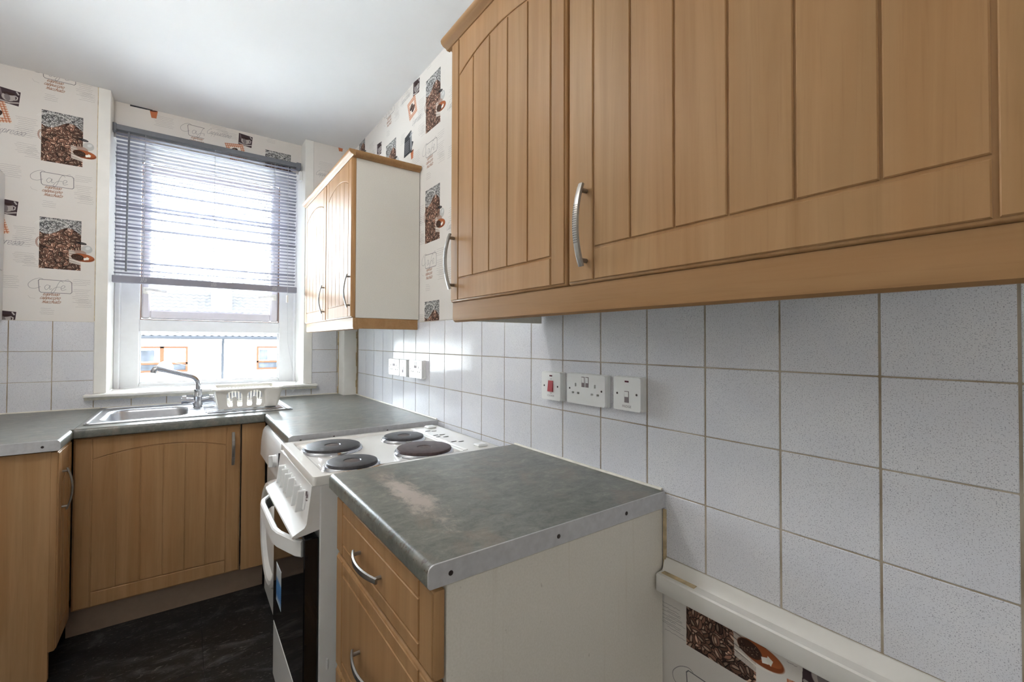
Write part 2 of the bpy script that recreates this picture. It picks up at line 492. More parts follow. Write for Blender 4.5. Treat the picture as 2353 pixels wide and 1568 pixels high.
# ------------------------------------------------------------------ wallpaper print (coffee pattern), one repeat of 0.53 x 0.53 m
WN = 1060; WS = WN / .53
U0 = -.32
HAND = {
 'e': ([[(0, .4), (.5, .6), (.45, .95), (.2, 1), (.02, .55), (.12, .05), (.4, 0), (.75, .3)]], .72),
 's': ([[(0, .2), (.4, 1), (.5, .75), (.55, .2), (.3, 0), (.1, .1)], [(.5, .1), (.75, .3)]], .70),
 'p': ([[(0, .3), (.2, 1), (-.05, -.7)], [(.12, .7), (.4, 1), (.6, .7), (.45, .1), (.1, .1)], [(.5, .1), (.8, .3)]], .78),
 'r': ([[(0, .3), (.2, 1), (.1, 0)], [(.17, .6), (.4, 1), (.6, .95)]], .62),
 'o': ([[(.35, 1), (.05, .7), (.05, .2), (.3, 0), (.55, .3), (.5, .85), (.3, 1), (.7, .8)]], .72),
 'c': ([[(.5, .85), (.3, 1), (.05, .6), (.1, .1), (.35, 0), (.7, .3)]], .66),
 'a': ([[(.5, .85), (.3, 1), (.05, .6), (.1, .1), (.3, .05), (.5, .8), (.5, .1), (.75, .3)]], .76),
 'u': ([[(0, .9), (.05, .2), (.2, 0), (.45, .3), (.55, .95), (.55, .1), (.8, .3)]], .80),
 'i': ([[(.05, .9), (.05, .1), (.3, .2)], [(.08, 1.35), (.1, 1.45)]], .35),
 'n': ([[(0, 0), (.1, .95), (.1, .5), (.35, 1), (.5, .85), (.5, .1), (.75, .3)]], .78),
 'm': ([[(0, 0), (.1, .95), (.1, .5), (.3, 1), (.42, .8), (.42, 0), (.42, .5), (.65, 1), (.8, .8), (.8, .1), (1.05, .3)]], 1.08),
 'h': ([[(0, 0), (.2, 1.9), (.1, .5), (.35, 1), (.5, .8), (.5, .1), (.75, .3)]], .78),
 't': ([[(.2, 1.7), (.1, .2), (.3, 0), (.55, .25)], [(-.1, 1.1), (.5, 1.15)]], .55),
 'x': ([[(0, 1), (.5, 0)], [(.5, 1), (0, 0)]], .65),
 'E': ([[(.6, 1.7), (.2, 1.8), (.1, 1.2), (.35, 1.0), (0, .6), (.1, .05), (.5, 0), (.8, .3)]], .8),
 'C': ([[(.8, 1.6), (.5, 1.8), (0, .9), (.2, .1), (.6, 0), (.9, .35)]], .85)}
def make_wallpaper():
    img = np.zeros((WN, WN, 3), np.float32)
    yy, xx = np.mgrid[0:WN, 0:WN]
    img[:] = (.90, .885, .87)
    img += (RNG.random((WN, WN, 1)).astype(np.float32) - .5) * .02
    def patch(u0, u1, v0, v1):
        c0, c1 = int((u0 - U0) * WS), int((u1 - U0) * WS) + 1
        r0, r1 = int(math.floor(v0 * WS)), int(math.ceil(v1 * WS)) + 1
        cols = np.arange(c0, c1); rows = np.arange(r0, r1)
        u = cols / WS + U0; v = rows / WS
        return np.ix_(np.mod(rows, WN), np.mod(cols, WN)), *np.meshgrid(u, v)
    def put(ix, mask, col, al=1.0):
        m = (mask * al)[..., None].astype(np.float32)
        img[ix] = img[ix] * (1 - m) + np.asarray(col, np.float32) * m
    def ell(cu, cv, a, b, ang, col, al=1.0, clip=None):
        R = max(a, b) + .001
        ix, u, v = patch(cu - R, cu + R, cv - R, cv + R)
        c, s = math.cos(ang), math.sin(ang)
        x = (u - cu) * c + (v - cv) * s; y = -(u - cu) * s + (v - cv) * c
        d = (x / a) ** 2 + (y / b) ** 2
        m = np.clip((1 - d) * 6, 0, 1)
        if clip is not None: m = m * clip(u, v)
        put(ix, m, col, al); return
    def bean(cu, cv, L, ang, base, hi, clip):
        ell(cu, cv, L, L * .68, ang, [x * .35 for x in base], 1, clip)
        ell(cu, cv, L * .9, L * .58, ang, base, 1, clip)
        ell(cu - .25 * L * math.sin(ang), cv + .25 * L * math.cos(ang), L * .55, L * .2, ang, hi, .75, clip)
        ell(cu, cv, L * .85, L * .07, ang + .12, [x * .3 for x in base], .9, clip)
    def line(pts, w, col, al=1.0):
        for (a, b), (c, d) in zip(pts[:-1], pts[1:]):
            ix, u, v = patch(min(a, c) - w, max(a, c) + w, min(b, d) - w, max(b, d) + w)
            L2 = (c - a) ** 2 + (d - b) ** 2 + 1e-12
            t = np.clip(((u - a) * (c - a) + (v - b) * (d - b)) / L2, 0, 1)
            dd = np.hypot(u - a - t * (c - a), v - b - t * (d - b))
            put(ix, np.clip((w / 2 - dd) * WS + .5, 0, 1), col, al)
    def poly(pts, col, al=1.0):
        P = np.array(pts)
        ix, u, v = patch(P[:, 0].min(), P[:, 0].max(), P[:, 1].min(), P[:, 1].max())
        inside = np.zeros(u.shape, bool); j = len(P) - 1
        for i in range(len(P)):
            (x1, y1), (x2, y2) = P[i], P[j]
            with np.errstate(divide='ignore', invalid='ignore'):
                cr = ((y1 > v) != (y2 > v)) & (u < (x2 - x1) * (v - y1) / (y2 - y1 + 1e-15) + x1)
            inside ^= cr; j = i
        put(ix, inside.astype(np.float32), col, al)
    def smooth(P, n=5):
        Q = [P[0]] + list(P) + [P[-1]]; out = []
        for i in range(1, len(Q) - 2):
            p0, p1, p2, p3 = [np.array(q, float) for q in Q[i - 1:i + 3]]
            for k in range(n):
                t = k / n
                out.append(tuple(.5 * (2 * p1 + (p2 - p0) * t + (2 * p0 - 5 * p1 + 4 * p2 - p3) * t * t + (3 * p1 - p0 - 3 * p2 + p3) * t ** 3)))
        return out + [tuple(P[-1])]
    def script(txt, xh, u, v, col, w, al=1.0, shear=.4):
        """joined-up handwriting; xh is the x-height in metres"""
        x = 0.0
        for chx in txt:
            strokes, adv = HAND[chx]
            for st in strokes:
                line([(u + (x + a + shear * b) * xh, v + b * xh) for a, b in smooth(st)], w, col, al)
            x += adv
    # faint handwriting lines
    for (a, b, v0, n) in ((.12, .19, -.35, 8), (-.09, -.01, -.06, 10), (-.16, -.06, -.30, 7), (.0, .06, -.45, 4), (-.30, -.2, -.42, 7), (-.31, -.24, -.15, 6), (-.06, .0, -.20, 6), (.11, .19, -.30, 4), (-.10, -.02, -.115, 5), (-.09, -.01, -.185, 6), (.13, .2, -.40, 5), (-.24, -.15, .05, 4), (-.27, -.19, .055, 4)):
        for k in range(n):
            v = v0 - k * .0092
            us = np.arange(a + RNG.random() * .015, b - RNG.random() * .015, .0035)
            line([(q, v + (RNG.random() - .5) * .0022) for q in us], .0009, (.42, .40, .41), .5)
    # coffee bean picture
    box = lambda u, v: ((u > 0) & (u < .150) & (v < 0) & (v > -.253)).astype(np.float32)
    edge = lambda u: -.062 - .02 * np.sin(u * 40 + .5) - .12 * np.clip(u - .1, 0, 1)
    lo = lambda u, v: box(u, v) * (v < edge(u))
    hi = lambda u, v: box(u, v) * (v >= edge(u))
    ix, u, v = patch(0, .15, -.253, 0)
    put(ix, hi(u, v), (.36, .36, .37)); put(ix, lo(u, v), (.24, .17, .145))
    for k in range(260):
        g = .45 + RNG.random() * .4
        bean(RNG.random() * .15, -RNG.random() * .10, .0095, RNG.random() * PI, (g, g, g), (.95, .95, .95), hi)
    for k in range(420):
        b = .27 + RNG.random() * .32
        bean(RNG.random() * .16, -.03 - RNG.random() * .225, .0118 + .0025 * RNG.random(), RNG.random() * PI, (b * 1.15, b * .85, b * .72), (b * 1.3 + .26, b * 1.15 + .22, b * 1.0 + .20), lo)
    for r in (.052, .058):
        line([(.045 + r * 1.1 * math.cos(q), -.045 + r * .62 * math.sin(q)) for q in np.linspace(-.2, 2.9, 26)], .002, (.93, .93, .92), .9)
    for r in (.02, .026):
        line([(.004 + r * .6 * math.cos(q), -.125 + r * math.sin(q)) for q in np.linspace(PI * .55, PI * 1.45, 12)], .002, (.52, .33, .24), .9)
    # cup, spoon, glass and saucer overlapping the picture
    poly([(.105, -.15), (.150, -.155), (.150, -.225), (.108, -.215)], (.86, .83, .80), .85)
    for k in range(5):
        line([(.106, -.155 - k * .012), (.15, -.165 - k * .012)], .002, (.35, .30, .28), .6)
    ell(.172, -.142, .022, .022, 0, (.74, .75, .75), .85)
    ell(.176, -.136, .010, .008, .6, (.88, .89, .89), .8)
    ell(.153, -.113, .019, .0065, -.15, (.14, .13, .14), 1)
    ell(.157, -.113, .011, .003, -.15, (.55, .55, .55), .6)
    ell(.148, -.160, .024, .012, -.2, (.66, .55, .50), .85)
    ell(.158, -.186, .046, .021, -.12, (.55, .29, .16), 1)
    ell(.160, -.182, .040, .015, -.12, (.70, .40, .24), .9)
    ell(.138, -.185, .025, .016, -.2, (.27, .18, .14), .95)
    for k in range(26):
        bean(.138 + (RNG.random() - .5) * .036, -.185 + (RNG.random() - .5) * .02, .0045, RNG.random() * PI, (.32, .22, .18), (.6, .5, .42), lambda u, v: np.ones_like(u))
    poly([(.160, -.188), (.172, -.184), (.174, -.196), (.162, -.199)], (.97, .96, .94)); poly([(.172, -.180), (.182, -.186), (.178, -.197), (.170, -.192)], (.95, .94, .91))
    line([(.11, -.20), (.15, -.212), (.18, -.208)], .004, (.93, .91, .88), .9)
    # framed name with swash lettering
    line([(.005, -.308), (.112, -.310), (.1185, -.316), (.1195, -.366), (.114, -.372), (.010, -.372), (.004, -.366), (.000, -.314), (.005, -.308)], .0022, (.42, .41, .43), .95)
    cset = [(.016, -.306), (.004, -.302), (-.018, -.312), (-.034, -.332), (-.030, -.350), (-.012, -.354), (.008, -.344)]
    line(smooth(cset), .0016, (.55, .54, .55), .8)
    line(smooth([(.040, -.338), (.030, -.334), (.022, -.346), (.027, -.358), (.036, -.350), (.041, -.337), (.040, -.355), (.048, -.352)]), .0016, (.55, .54, .55), .8)
    line(smooth([(.088, -.318), (.078, -.312), (.068, -.330), (.058, -.362), (.048, -.376), (.046, -.366), (.060, -.345), (.078, -.342)]), .0016, (.55, .54, .55), .8)
    line(smooth([(.080, -.350), (.092, -.344), (.094, -.336), (.086, -.334), (.080, -.346), (.084, -.358), (.098, -.352)]), .0016, (.55, .54, .55), .8)
    line([(.094, -.306), (.104, -.302), (.108, -.304)], .0016, (.55, .54, .55), .7)
    script('espresso', .0102, .016, -.386, (.62, .44, .35), .0015, .85)
    script('cappuccino', .0102, .006, -.404, (.62, .44, .35), .0015, .85)
    script('macchiato', .0102, .014, -.424, (.62, .44, .35), .0015, .85)
    line([(-.034, -.39), (-.028, -.40), (-.010, -.404)], .0012, (.6, .58, .57), .5)
    # small cup picture
    poly([(-.147, .066), (-.072, .058), (-.078, -.012), (-.150, -.004)], (.28, .22, .24))
    ell(-.112, .025, .024, .022, 0, (.72, .69, .68), 1); ell(-.112, .040, .022, .007, 0, (.25, .18, .17), 1)
    ell(-.116, .022, .010, .018, .2, (.45, .42, .43), .7)
    line([(-.09, .035), (-.082, .03), (-.084, .018), (-.092, .014)], .004, (.78, .76, .75), 1)
    line([(-.145, .004), (-.11, -.003), (-.08, .004)], .007, (.75, .72, .70), .9)
    line([(-.085, .055), (-.079, .045)], .006, (.80, .78, .77), .9); line([(-.14, .058), (-.135, .03)], .005, (.5, .45, .46), .9)
    # gingham card with beans
    cq = [(-.222, -.016), (-.124, -.002), (-.098, -.098), (-.190, -.114)]
    poly(cq, (.93, .87, .82))
    A, B, C_, D = [np.array(q) for q in cq]
    for k in range(0, 18, 2):
        f0, f1 = k / 18, (k + 1) / 18
        poly([A + (B - A) * f0, A + (B - A) * f1, D + (C_ - D) * f1, D + (C_ - D) * f0], (.74, .42, .28), .6)
        poly([A + (D - A) * f0, A + (D - A) * f1, B + (C_ - B) * f1, B + (C_ - B) * f0], (.74, .42, .28), .6)
    ce = (A + B + C_ + D) / 4
    poly([ce + (q - ce) * .56 for q in (A, B, C_, D)], (.93, .90, .87))
    for du, dv, an in ((-.012, .008, .6), (.010, -.006, .7)):
        bean(ce[0] + du, ce[1] + dv, .021, an, (.30, .21, .18), (.62, .50, .44), lambda u, v: np.ones_like(u))
    # loose grey words
    script('Cappuccino', .0175, -.315, .018, (.62, .61, .62), .0016, .75)
    script('Expresso', .0185, -.160, -.150, (.62, .61, .62), .0018, .8)
    # coffee machine
    poly([(-.250, -.180), (-.170, -.166), (-.166, -.225), (-.142, -.236), (-.160, -.262), (-.165, -.280), (-.262, -.282), (-.256, -.2)], (.25, .25, .27))
    poly([(-.185, -.176), (-.166, -.172), (-.160, -.26), (-.182, -.27)], (.55, .56, .58))
    for k in range(7):
        line([(-.252, -.212 - k * .009), (-.20, -.210 - k * .009)], .003, (.62, .63, .65), .8)
    line([(-.19, -.195), (-.150, -.187)], .006, (.75, .76, .78), .9)
    poly([(-.176, -.282), (-.140, -.276), (-.146, -.318), (-.168, -.320)], (.78, .47, .32))
    ell(-.158, -.279, .018, .004, .15, (.35, .2, .15), 1)
    im = bpy.data.images.new('coffee_wallpaper', WN, WN)
    px = np.ones((WN, WN, 4), np.float32); px[..., :3] = np.clip(img, 0, 1)
    im.pixels.foreach_set(px.ravel()); im.pack(); im.update()
    return im
WP = make_wallpaper()
t = NT('coffee_wallpaper')
tx = t.n('ShaderNodeTexImage'); tx.image = WP; tx.interpolation = 'Linear'
uv = t.n('ShaderNodeUVMap'); uv.uv_map = 'UVMap'
t.l(uv.outputs[0], tx.inputs[0])
t.bump(t.noise(t.pos(), 500, 1), .08, .0005)
M['paper'] = t.set(t.mix(1.0, tx.outputs[0], (.93, .92, .905), 'MULTIPLY'), .75, 0, .25)

def paper_strip(parent, plane, at, a0, a1, z0, z1, anchor_a, anchor_z, thick=.001):
    """one hung strip of wallpaper; plane 'x' faces -x at x=at, plane 'y' faces -y at y=at"""
    mb = MB()
    if plane == 'x': mb.box(at, at + thick, a0, a1, z0, z1)
    else: mb.box(a0, a1, at, at + thick, z0, z1)
    me = mb.mesh('wallpaper_strip', M['paper'])
    ul = me.uv_layers.new(name='UVMap')
    for lp in me.loops:
        co = me.vertices[lp.vertex_index].co
        u = (anchor_a - co.y) if plane == 'x' else (co.x - anchor_a)
        ul.data[lp.index].uv = ((u - U0) / .53, (co.z - anchor_z) / .53)
    return inst('wallpaper_strip', me, parent)

# ------------------------------------------------------------------ room shell
FL = 0.068; CE = 2.574; WX = 0.004           # floor, ceiling, body face of the right wall
LX, BY, WY = -1.905, -1.70, 3.085             # left wall, back wall, window wall
floor = struct(MB().box(LX - .1, .14, BY - .1, 3.45, FL - .12, FL - .003).build('floor', M['dark']))
ceiling = struct(MB().box(LX - .1, .14, BY - .1, 3.50, CE, CE + .1).build('ceiling', M['ceiling']))
# black vinyl floor tiles
for i in range(-2, 2):
    for j in range(-5, 3):
        x0, x1 = max(-.855 + i * .61, LX), min(-.855 + (i + 1) * .61, 0); y0, y1 = max(1.34 + j * .61, BY), min(1.34 + (j + 1) * .61, WY)
        if x1 - x0 > .02 and y1 - y0 > .02:
            MB().box(x0 + .0008, x1 - .0008, y0 + .0008, y1 - .0008, FL - .003, FL, .0008).build('floor_tile', M['vinyl'], floor)
wall_right = struct(MB().box(WX, .12, BY, 3.45, FL - .1, CE).build('wall_right', M['paint']))
wall_left = struct(MB().box(LX - .1, LX, BY, 3.45, FL - .1, CE).build('wall_left', M['paint']))
wall_back = struct(MB().box(LX, .12, BY - .1, BY, FL - .1, CE).build('wall_back', M['paint']))
mb = MB()
mb.box(LX, -1.306, WY + .002, 3.48, FL - .1, CE).box(-.256, WX, WY + .002, 3.48, FL - .1, CE)
mb.box(-1.306, -.256, WY + .002, 3.48, FL - .1, .962).box(-1.306, -.256, 3.205, 3.48, 2.375, CE)
wall_window = struct(mb.build('wall_window', M['paint']))

# tiles on the right wall
TP = .150
def tile_mesh(w, h):
    """tile lying in local XZ, front at y=0 facing -Y, back at y=+.0045"""
    return MB().box(-w / 2, w / 2, 0, .0045, -h / 2, h / 2, .0012).mesh('tile', M['tile'])
_tm = {}
def put_tile(parent, plane, at, a0, a1, z0, z1, gx=.0036, gz=.0024):
    """cell a0..a1 x z0..z1; grout gap taken off each side"""
    w, h = round(a1 - a0 - gx, 4), round(z1 - z0 - gz, 4)
    if w < .006 or h < .006: return
    if (w, h) not in _tm: _tm[(w, h)] = tile_mesh(w, h)
    ca, cz = (a0 + a1) / 2, (z0 + z1) / 2
    e = random.uniform(-.0003, .0003)
    tilt = (random.uniform(-.0025, .0025), 0, random.uniform(-.0025, .0025))
    if plane == 'x': inst('tile', _tm[(w, h)], parent, (at + e, ca, cz), (tilt[0], 0, -PI / 2 + tilt[2]))
    else: inst('tile', _tm[(w, h)], parent, (ca, at + e, cz), tilt)
ZROW = [1.3554, 1.2054, 1.0554, .9054, .757]
N0 = .0834
MB().box(.0015, WX, -.52, 2.965, .757, 1.3554).build('grout', M['grout'], wall_right)
jn = [N0 + TP * k for k in range(-4, 20)]
for r in range(4):
    for a, b in zip(jn[:-1], jn[1:]):
        a2, b2 = a, min(b, 2.962)
        if r == 3:
            if a >= 2.0: continue
        if b2 - a2 > .01: put_tile(wall_right, 'x', 0.0, a2, b2, ZROW[r + 1], ZROW[r], .0036 if b < 1.0 else .0030)
# wallpaper on the right wall
for k, (y0, ya, za) in enumerate(((2.792, 2.990, 2.60), (2.262, 2.466, 2.383), (1.732, 1.942, 2.509), (1.202, 1.412, 2.79), (.672, .882, 2.7), (.142, .352, 2.6), (-.388, -.178, 2.6), (-.918, -.71, 2.5), (-1.448, -1.24, 2.4), (-1.70, -1.77, 2.5))):
    y1 = min(y0 + .53, 2.96) if k < 9 else -1.448
    paper_strip(wall_right, 'x', .0025, y0, y1, 1.357, CE, ya, za)
for y0, y1, ya, za in ((.375, .905, .581, .833), (-.155, .375, .20, .64), (-.685, -.155, -.33, .7), (-1.215, -.685, -.86, .75), (-1.7, -1.215, -1.39, .8)):
    paper_strip(wall_right, 'x', .0025, y0, y1, FL, .70, ya, za)
# yellowed seal strip along the tile ends
MB().box(-.004, WX, .629, .636, .727, .868).build('sealant', M['old_sealant'], wall_right)

# window wall: tiles, grout, wallpaper
TW = WY
mb = MB().box(LX, -1.309, WY + .0015, WY + .004, .90, 1.3554)
mb.box(-.252, -.087, WY + .0015, WY + .004, .90, 1.3554).box(-1.309, -.252, WY + .0015, WY + .004, .90, .955)
mb.build('grout', M['grout'], wall_window)
jl = [-1.306, -1.460, -1.610, -1.760, -1.905]
for r in range(3):
    for b, a in zip(jl[:-1], jl[1:]): put_tile(wall_window, 'y', WY, a, b, ZROW[r + 1], ZROW[r])
    for a, b in ((-.254, -.097), (-.097, -.0865)): put_tile(wall_window, 'y', WY, a, b, ZROW[r + 1], ZROW[r], .0025)
for k in range(7):
    a = -1.306 + k * .15; put_tile(wall_window, 'y', WY, a, min(a + .15, -.256), .905, .957)
paper_strip(wall_window, 'y', WY + .001, -1.833, -1.306, 1.357, CE, -1.513, 2.397)
paper_strip(wall_window, 'y', WY + .001, LX, -1.833, 1.357, CE, -2.043, 2.397)
paper_strip(wall_window, 'y', WY + .001, -.256, WX, 1.357, CE, .074, 2.34)
paper_strip(wall_window, 'y', 3.204, -1.257, -.847, 2.375, CE, -.929, 2.847)
paper_strip(wall_window, 'y', 3.204, -.847, -.306, 2.375, CE, -.522, 2.494)
# boxed pipe in the corner
mb = MB(); mb.prism([(-.086, WY), (-.086, 2.972), (-.083, 2.963), (-.075, 2.960), (0, 2.960), (0, WY)], .905, 1.362, 'z')
trim3 = struct(mb.build('trim_3', M['paint']))
mb = MB()
for x, y in ((-.0865, 3.078), (-.001, 2.9585)):
    for k in range(9):
        z0, z1 = .912 + k * .046, .912 + (k + 1) * .046; w = .004 + .003 * math.sin(k * 1.7 + x * 50)
        mb.box(x - w, x + w * .6, y - .002, y + .004, z0, z1)
mb.build('sealant', M['old_sealant'], trim3)
# jamb boards either side of the window
struct(MB().box(-1.306, -1.257, WY - .004, 3.40, .9855, CE, .002).build('trim_1', M['paint']))
MB().box(-1.3085, -1.3055, WY - .0012, WY + .003, 1.36, CE).build('joint', M['old_sealant'], bpy.data.objects['trim_1'])
struct(MB().box(-.306, -.254, WY - .004, 3.40, .9855, CE, .002).build('trim_2', M['paint']))
# rail under the tiles on the right wall
mb = MB(); mb.prism([(WX, .690), (-.034, .690), (-.036, .693), (-.036, .726), (-.033, .729), (-.014, .7305), (-.010, .734), (-.006, .748), (-.002, .757), (WX, .757)], BY, .632, 'y')
t4 = struct(mb.build('trim_4', M['paint']))
MB().box(-.026, -.008, .545, .625, .7298, .7312).build('sealant', M['old_sealant'], t4)

# ------------------------------------------------------------------ window
win = struct(empty('window_1', (0, 0, 0)))
FY = 3.345
XL, XR = -1.247, -.299
mb = MB()
def bars(mb, x0, x1, z0, z1, ix0, ix1, iz0, iz1, y0, y1, bev=.004):
    mb.box(x0, ix0, y0, y1, z0, z1, bev).box(ix1, x1, y0, y1, z0, z1, bev)
    mb.box(ix0 - .001, ix1 + .001, y0, y1, z0, iz0, bev).box(ix0 - .001, ix1 + .001, y0, y1, iz1, z1, bev)
bars(mb, XL - .012, XR + .008, .968, 2.40, -1.145, -.409, 1.010, 2.315, FY, FY + .07)
mb.box(-1.146, -.408, FY, FY + .07, 1.313, 1.383, .004)
mb.box(XL - .012, XL + .018, FY - .020, FY + .01, .968, 2.39, .006).box(XR - .022, XR + .008, FY - .020, FY + .01, .968, 2.39, .006)
mb.box(XL + .018, XR - .022, FY - .014, FY + .01, .968, .992, .005)
mb.build('window_frame', M['upvc'], win)
mb = MB()
for x0, x1, z0, z1 in ((-1.1425, -1.139, 1.384, 2.314), (-.415, -.4115, 1.384, 2.314), (-1.1425, -.4115, 1.384, 1.3865)):
    mb.box(x0, x1, FY + .006, FY + .05, z0, z1)
mb.build('weather_strip', M['gap_brown'], win)
mb = MB(); bars(mb, -1.137, -.417, 1.389, 2.310, -1.098, -.464, 1.443, 2.245, FY + .002, FY + .055, .008)
sash = mb.build('sash', M['sash'], win)
MB().box(-1.100, -.462, FY + .028, FY + .034, 1.441, 2.247).build('glass_pane', M['glass'], sash)
MB().box(-1.148, -.406, FY + .028, FY + .034, 1.008, 1.315).build('glass_pane', M['glass'], win)
mb = MB(); bars(mb, -1.150, -.404, 1.004, 1.319, -1.138, -.416, 1.016, 1.307, FY + .02, FY + .027, .002)
mb.build('glazing_bead', M['upvc'], win)
for sgn, x in ((1, -1.118), (-1, -.440)):
    mb = MB(); mb.box(x - .014, x + .014, FY - .012, FY + .004, 1.535, 1.575, .004)
    mb.bar([(x, FY - .018, 1.556), (x + sgn * .02, FY - .030, 1.560), (x + sgn * .10, FY - .032, 1.548 if sgn > 0 else 1.545)], .014, .016)
    mb.build('window_handle', M['cream_plastic'], sash)
MB().box(-1.341, -.226, 3.036, WY, .970, .9855, .004).box(-1.257, -.306, WY - .01, FY + .03, .962, .9855, .002).build('sill', M['paint'], win)
mb = MB()
for k in range(22):
    a = -1.338 + k * .0504; mb.box(a, a + .0504, 3.058 + random.uniform(0, .006), WY, .953 + random.uniform(0, .005), .970)
mb.build('sealant', M['sealant'], win)
# little frosted disc stuck on the lower pane
tag(MB().lathe([(.001, -.003), (.036, -.003), (.040, 0), (.040, .003), (.001, .003)], (-1.022, FY + .022, 1.098), 'y', 24).build('suction_disc', M['disc']), 'round translucent disc stuck on the lower window pane behind the tap spout', 'disc')

# ------------------------------------------------------------------ house across the yard
ground = struct(MB().box(-40, 45, 3.6, 70, -3.0, -2.85).build('ground', M['ground']))
house = empty('terraced_house', (0, 26.0, -2.85))
tag(house, 'white rendered house with tiled roof, chimney and brown windows seen through the kitchen window', 'house')
HE = 1.42 + 2.85     # eaves height in the house's own frame
MB().box(-22, 22, 0, 9, 0, HE + .05).build('wall', M['render'], house)
rf = MB()
nx, nr = 560, 19
x0, x1 = -20.0, 20.0
rows = []
for r in range(nr):
    for (y, z) in ((-.40 + r * .27, HE + .08 + r * .185), (-.40 + (r + 1) * .27, HE + .08 + (r + 1) * .185 - .03)):
        rows.append([(x0 + (x1 - x0) * i / nx, y, z + .025 * math.sin(i * PI / 2)) for i in range(nx + 1)])
vs = [p for r in rows for p in r]; fs = []
for k in range(len(rows) - 1):
    for i in range(nx): fs.append((k * (nx + 1) + i, k * (nx + 1) + i + 1, (k + 1) * (nx + 1) + i + 1, (k + 1) * (nx + 1) + i))
rf.add(vs, fs)
o = rf.build('roof_tiles', M['roof'], house, recalc=False); o['kind'] = 'stuff'
MB().prism([(-.3, HE - .02), (4.6, HE + 3.30), (9.3, HE - .02)], -22.2, 22.2, 'x').build('roof', M['roof'], house)
MB().tube([(-22.3, -.47, HE + .0), (22.3, -.47, HE + .0)], .075, 10).build('gutter', M['gutter'], house)
MB().tube([(.54, -.47, HE - .03), (.54, -.10, HE - .30), (.54, -.10, 0)], .055, 8).build('downpipe', M['gutter'], house)
def house_window(x0, x1, z0, z1, mull):
    mb = MB()
    bars(mb, x0, x1, z0, z1, x0 + .09, x1 - .09, z0 + .09, z1 - .09, -.06, .02, .01)
    for m in mull: mb.box(m - .08, m + .08, -.06, .02, z0, z1, .01)
    zt = z0 + (z1 - z0) * .34
    mb.box(x0, x1, -.06, .02, zt - .05, zt + .05, .01)
    w = mb.build('window', M['brown_frame'], house)
    MB().box(x0 + .06, x1 - .06, -.02, 0.01, z0 + .06, zt).build('pane', M['outwin'], w)
    MB().box(x0 + .06, x1 - .06, -.02, 0.01, zt, z1 - .06).build('blind', M['render'], w)
    e = [x0] + list(mull)
    MB().box(x0 + .12, e[-1] - .28 if mull else x0 + .5, -.045, -.021, zt + .1, z1 - .18, .01).build('pane', M['outwin'], w)
    MB().box(x0 - .1, x1 + .1, -.14, .02, z0 - .1, z0).build('sill', M['render'], w)
house_window(-2.75, -.855, HE - 1.62, HE - .42, (-1.84,))
house_window(2.02, 3.90, HE - 1.62, HE - .42, ())
ch = MB(); ch.box(.12, 1.02, 1.7, 2.5, HE + 1.2, HE + 5.0).box(.04, 1.10, 1.62, 2.58, HE + 5.0, HE + 5.2, .02)
ch.build('chimney', M['render'], house)

# ------------------------------------------------------------------ handles and fronts
def handle_mesh(L=.150, cc=.128, rise=.028, w=.014, dots=True):
    """bow handle standing along local Z, front -Y; origin at its middle on the door face"""
    mb = MB()
    pts = []
    for k in range(15):
        s = -1 + 2 * k / 14
        pts.append((0, -.013 - (rise - .013) * (1 - s * s), s * L / 2))
    rings = []
    for i, p in enumerate(pts):
        p = Vector(p); tt = (Vector(pts[min(i + 1, 14)]) - Vector(pts[max(i - 1, 0)])).normalized()
        nrm = Vector((0, -tt.z, tt.y)); s = abs(-1 + 2 * i / 14); hw = w / 2 * (.86 + .14 * (1 - s * s)); hh = .0026
        q = [(-hw, -hh * .3), (-hw * .8, hh), (0, hh * 1.35), (hw * .8, hh), (hw, -hh * .3), (hw * .8, -hh), (-hw * .8, -hh)]
        rings.append([tuple(p + Vector((a, 0, 0)) + nrm * b) for a, b in q])
    mb.loft(rings)
    for sg in (-1, 1):
        z = sg * cc / 2; s = z / (L / 2)
        mb.tube([(0, 0.0, z), (0, -.013 - (rise - .013) * (1 - s * s) + .001, z)], .0042, 10)
    if dots:
        for r in range(-8, 9):
            for c in (-1.5, -.5, .5, 1.5):
                z = r * .0042; s = z / (L / 2); y = -.013 - (rise - .013) * (1 - s * s)
                x = c * .0026
                yy = y - .0036 + abs(c) * .0003
                mb.add([(x - .0007, yy, z - .0009), (x + .0007, yy, z - .0009), (x + .0007, yy, z + .0009), (x - .0007, yy, z + .0009)], [(0, 1, 2, 3)], 1)
    return mb.mesh('handle', [M['handle'], M['dark']])
HM = handle_mesh()
GV = .0022           # half width of the routed grooves

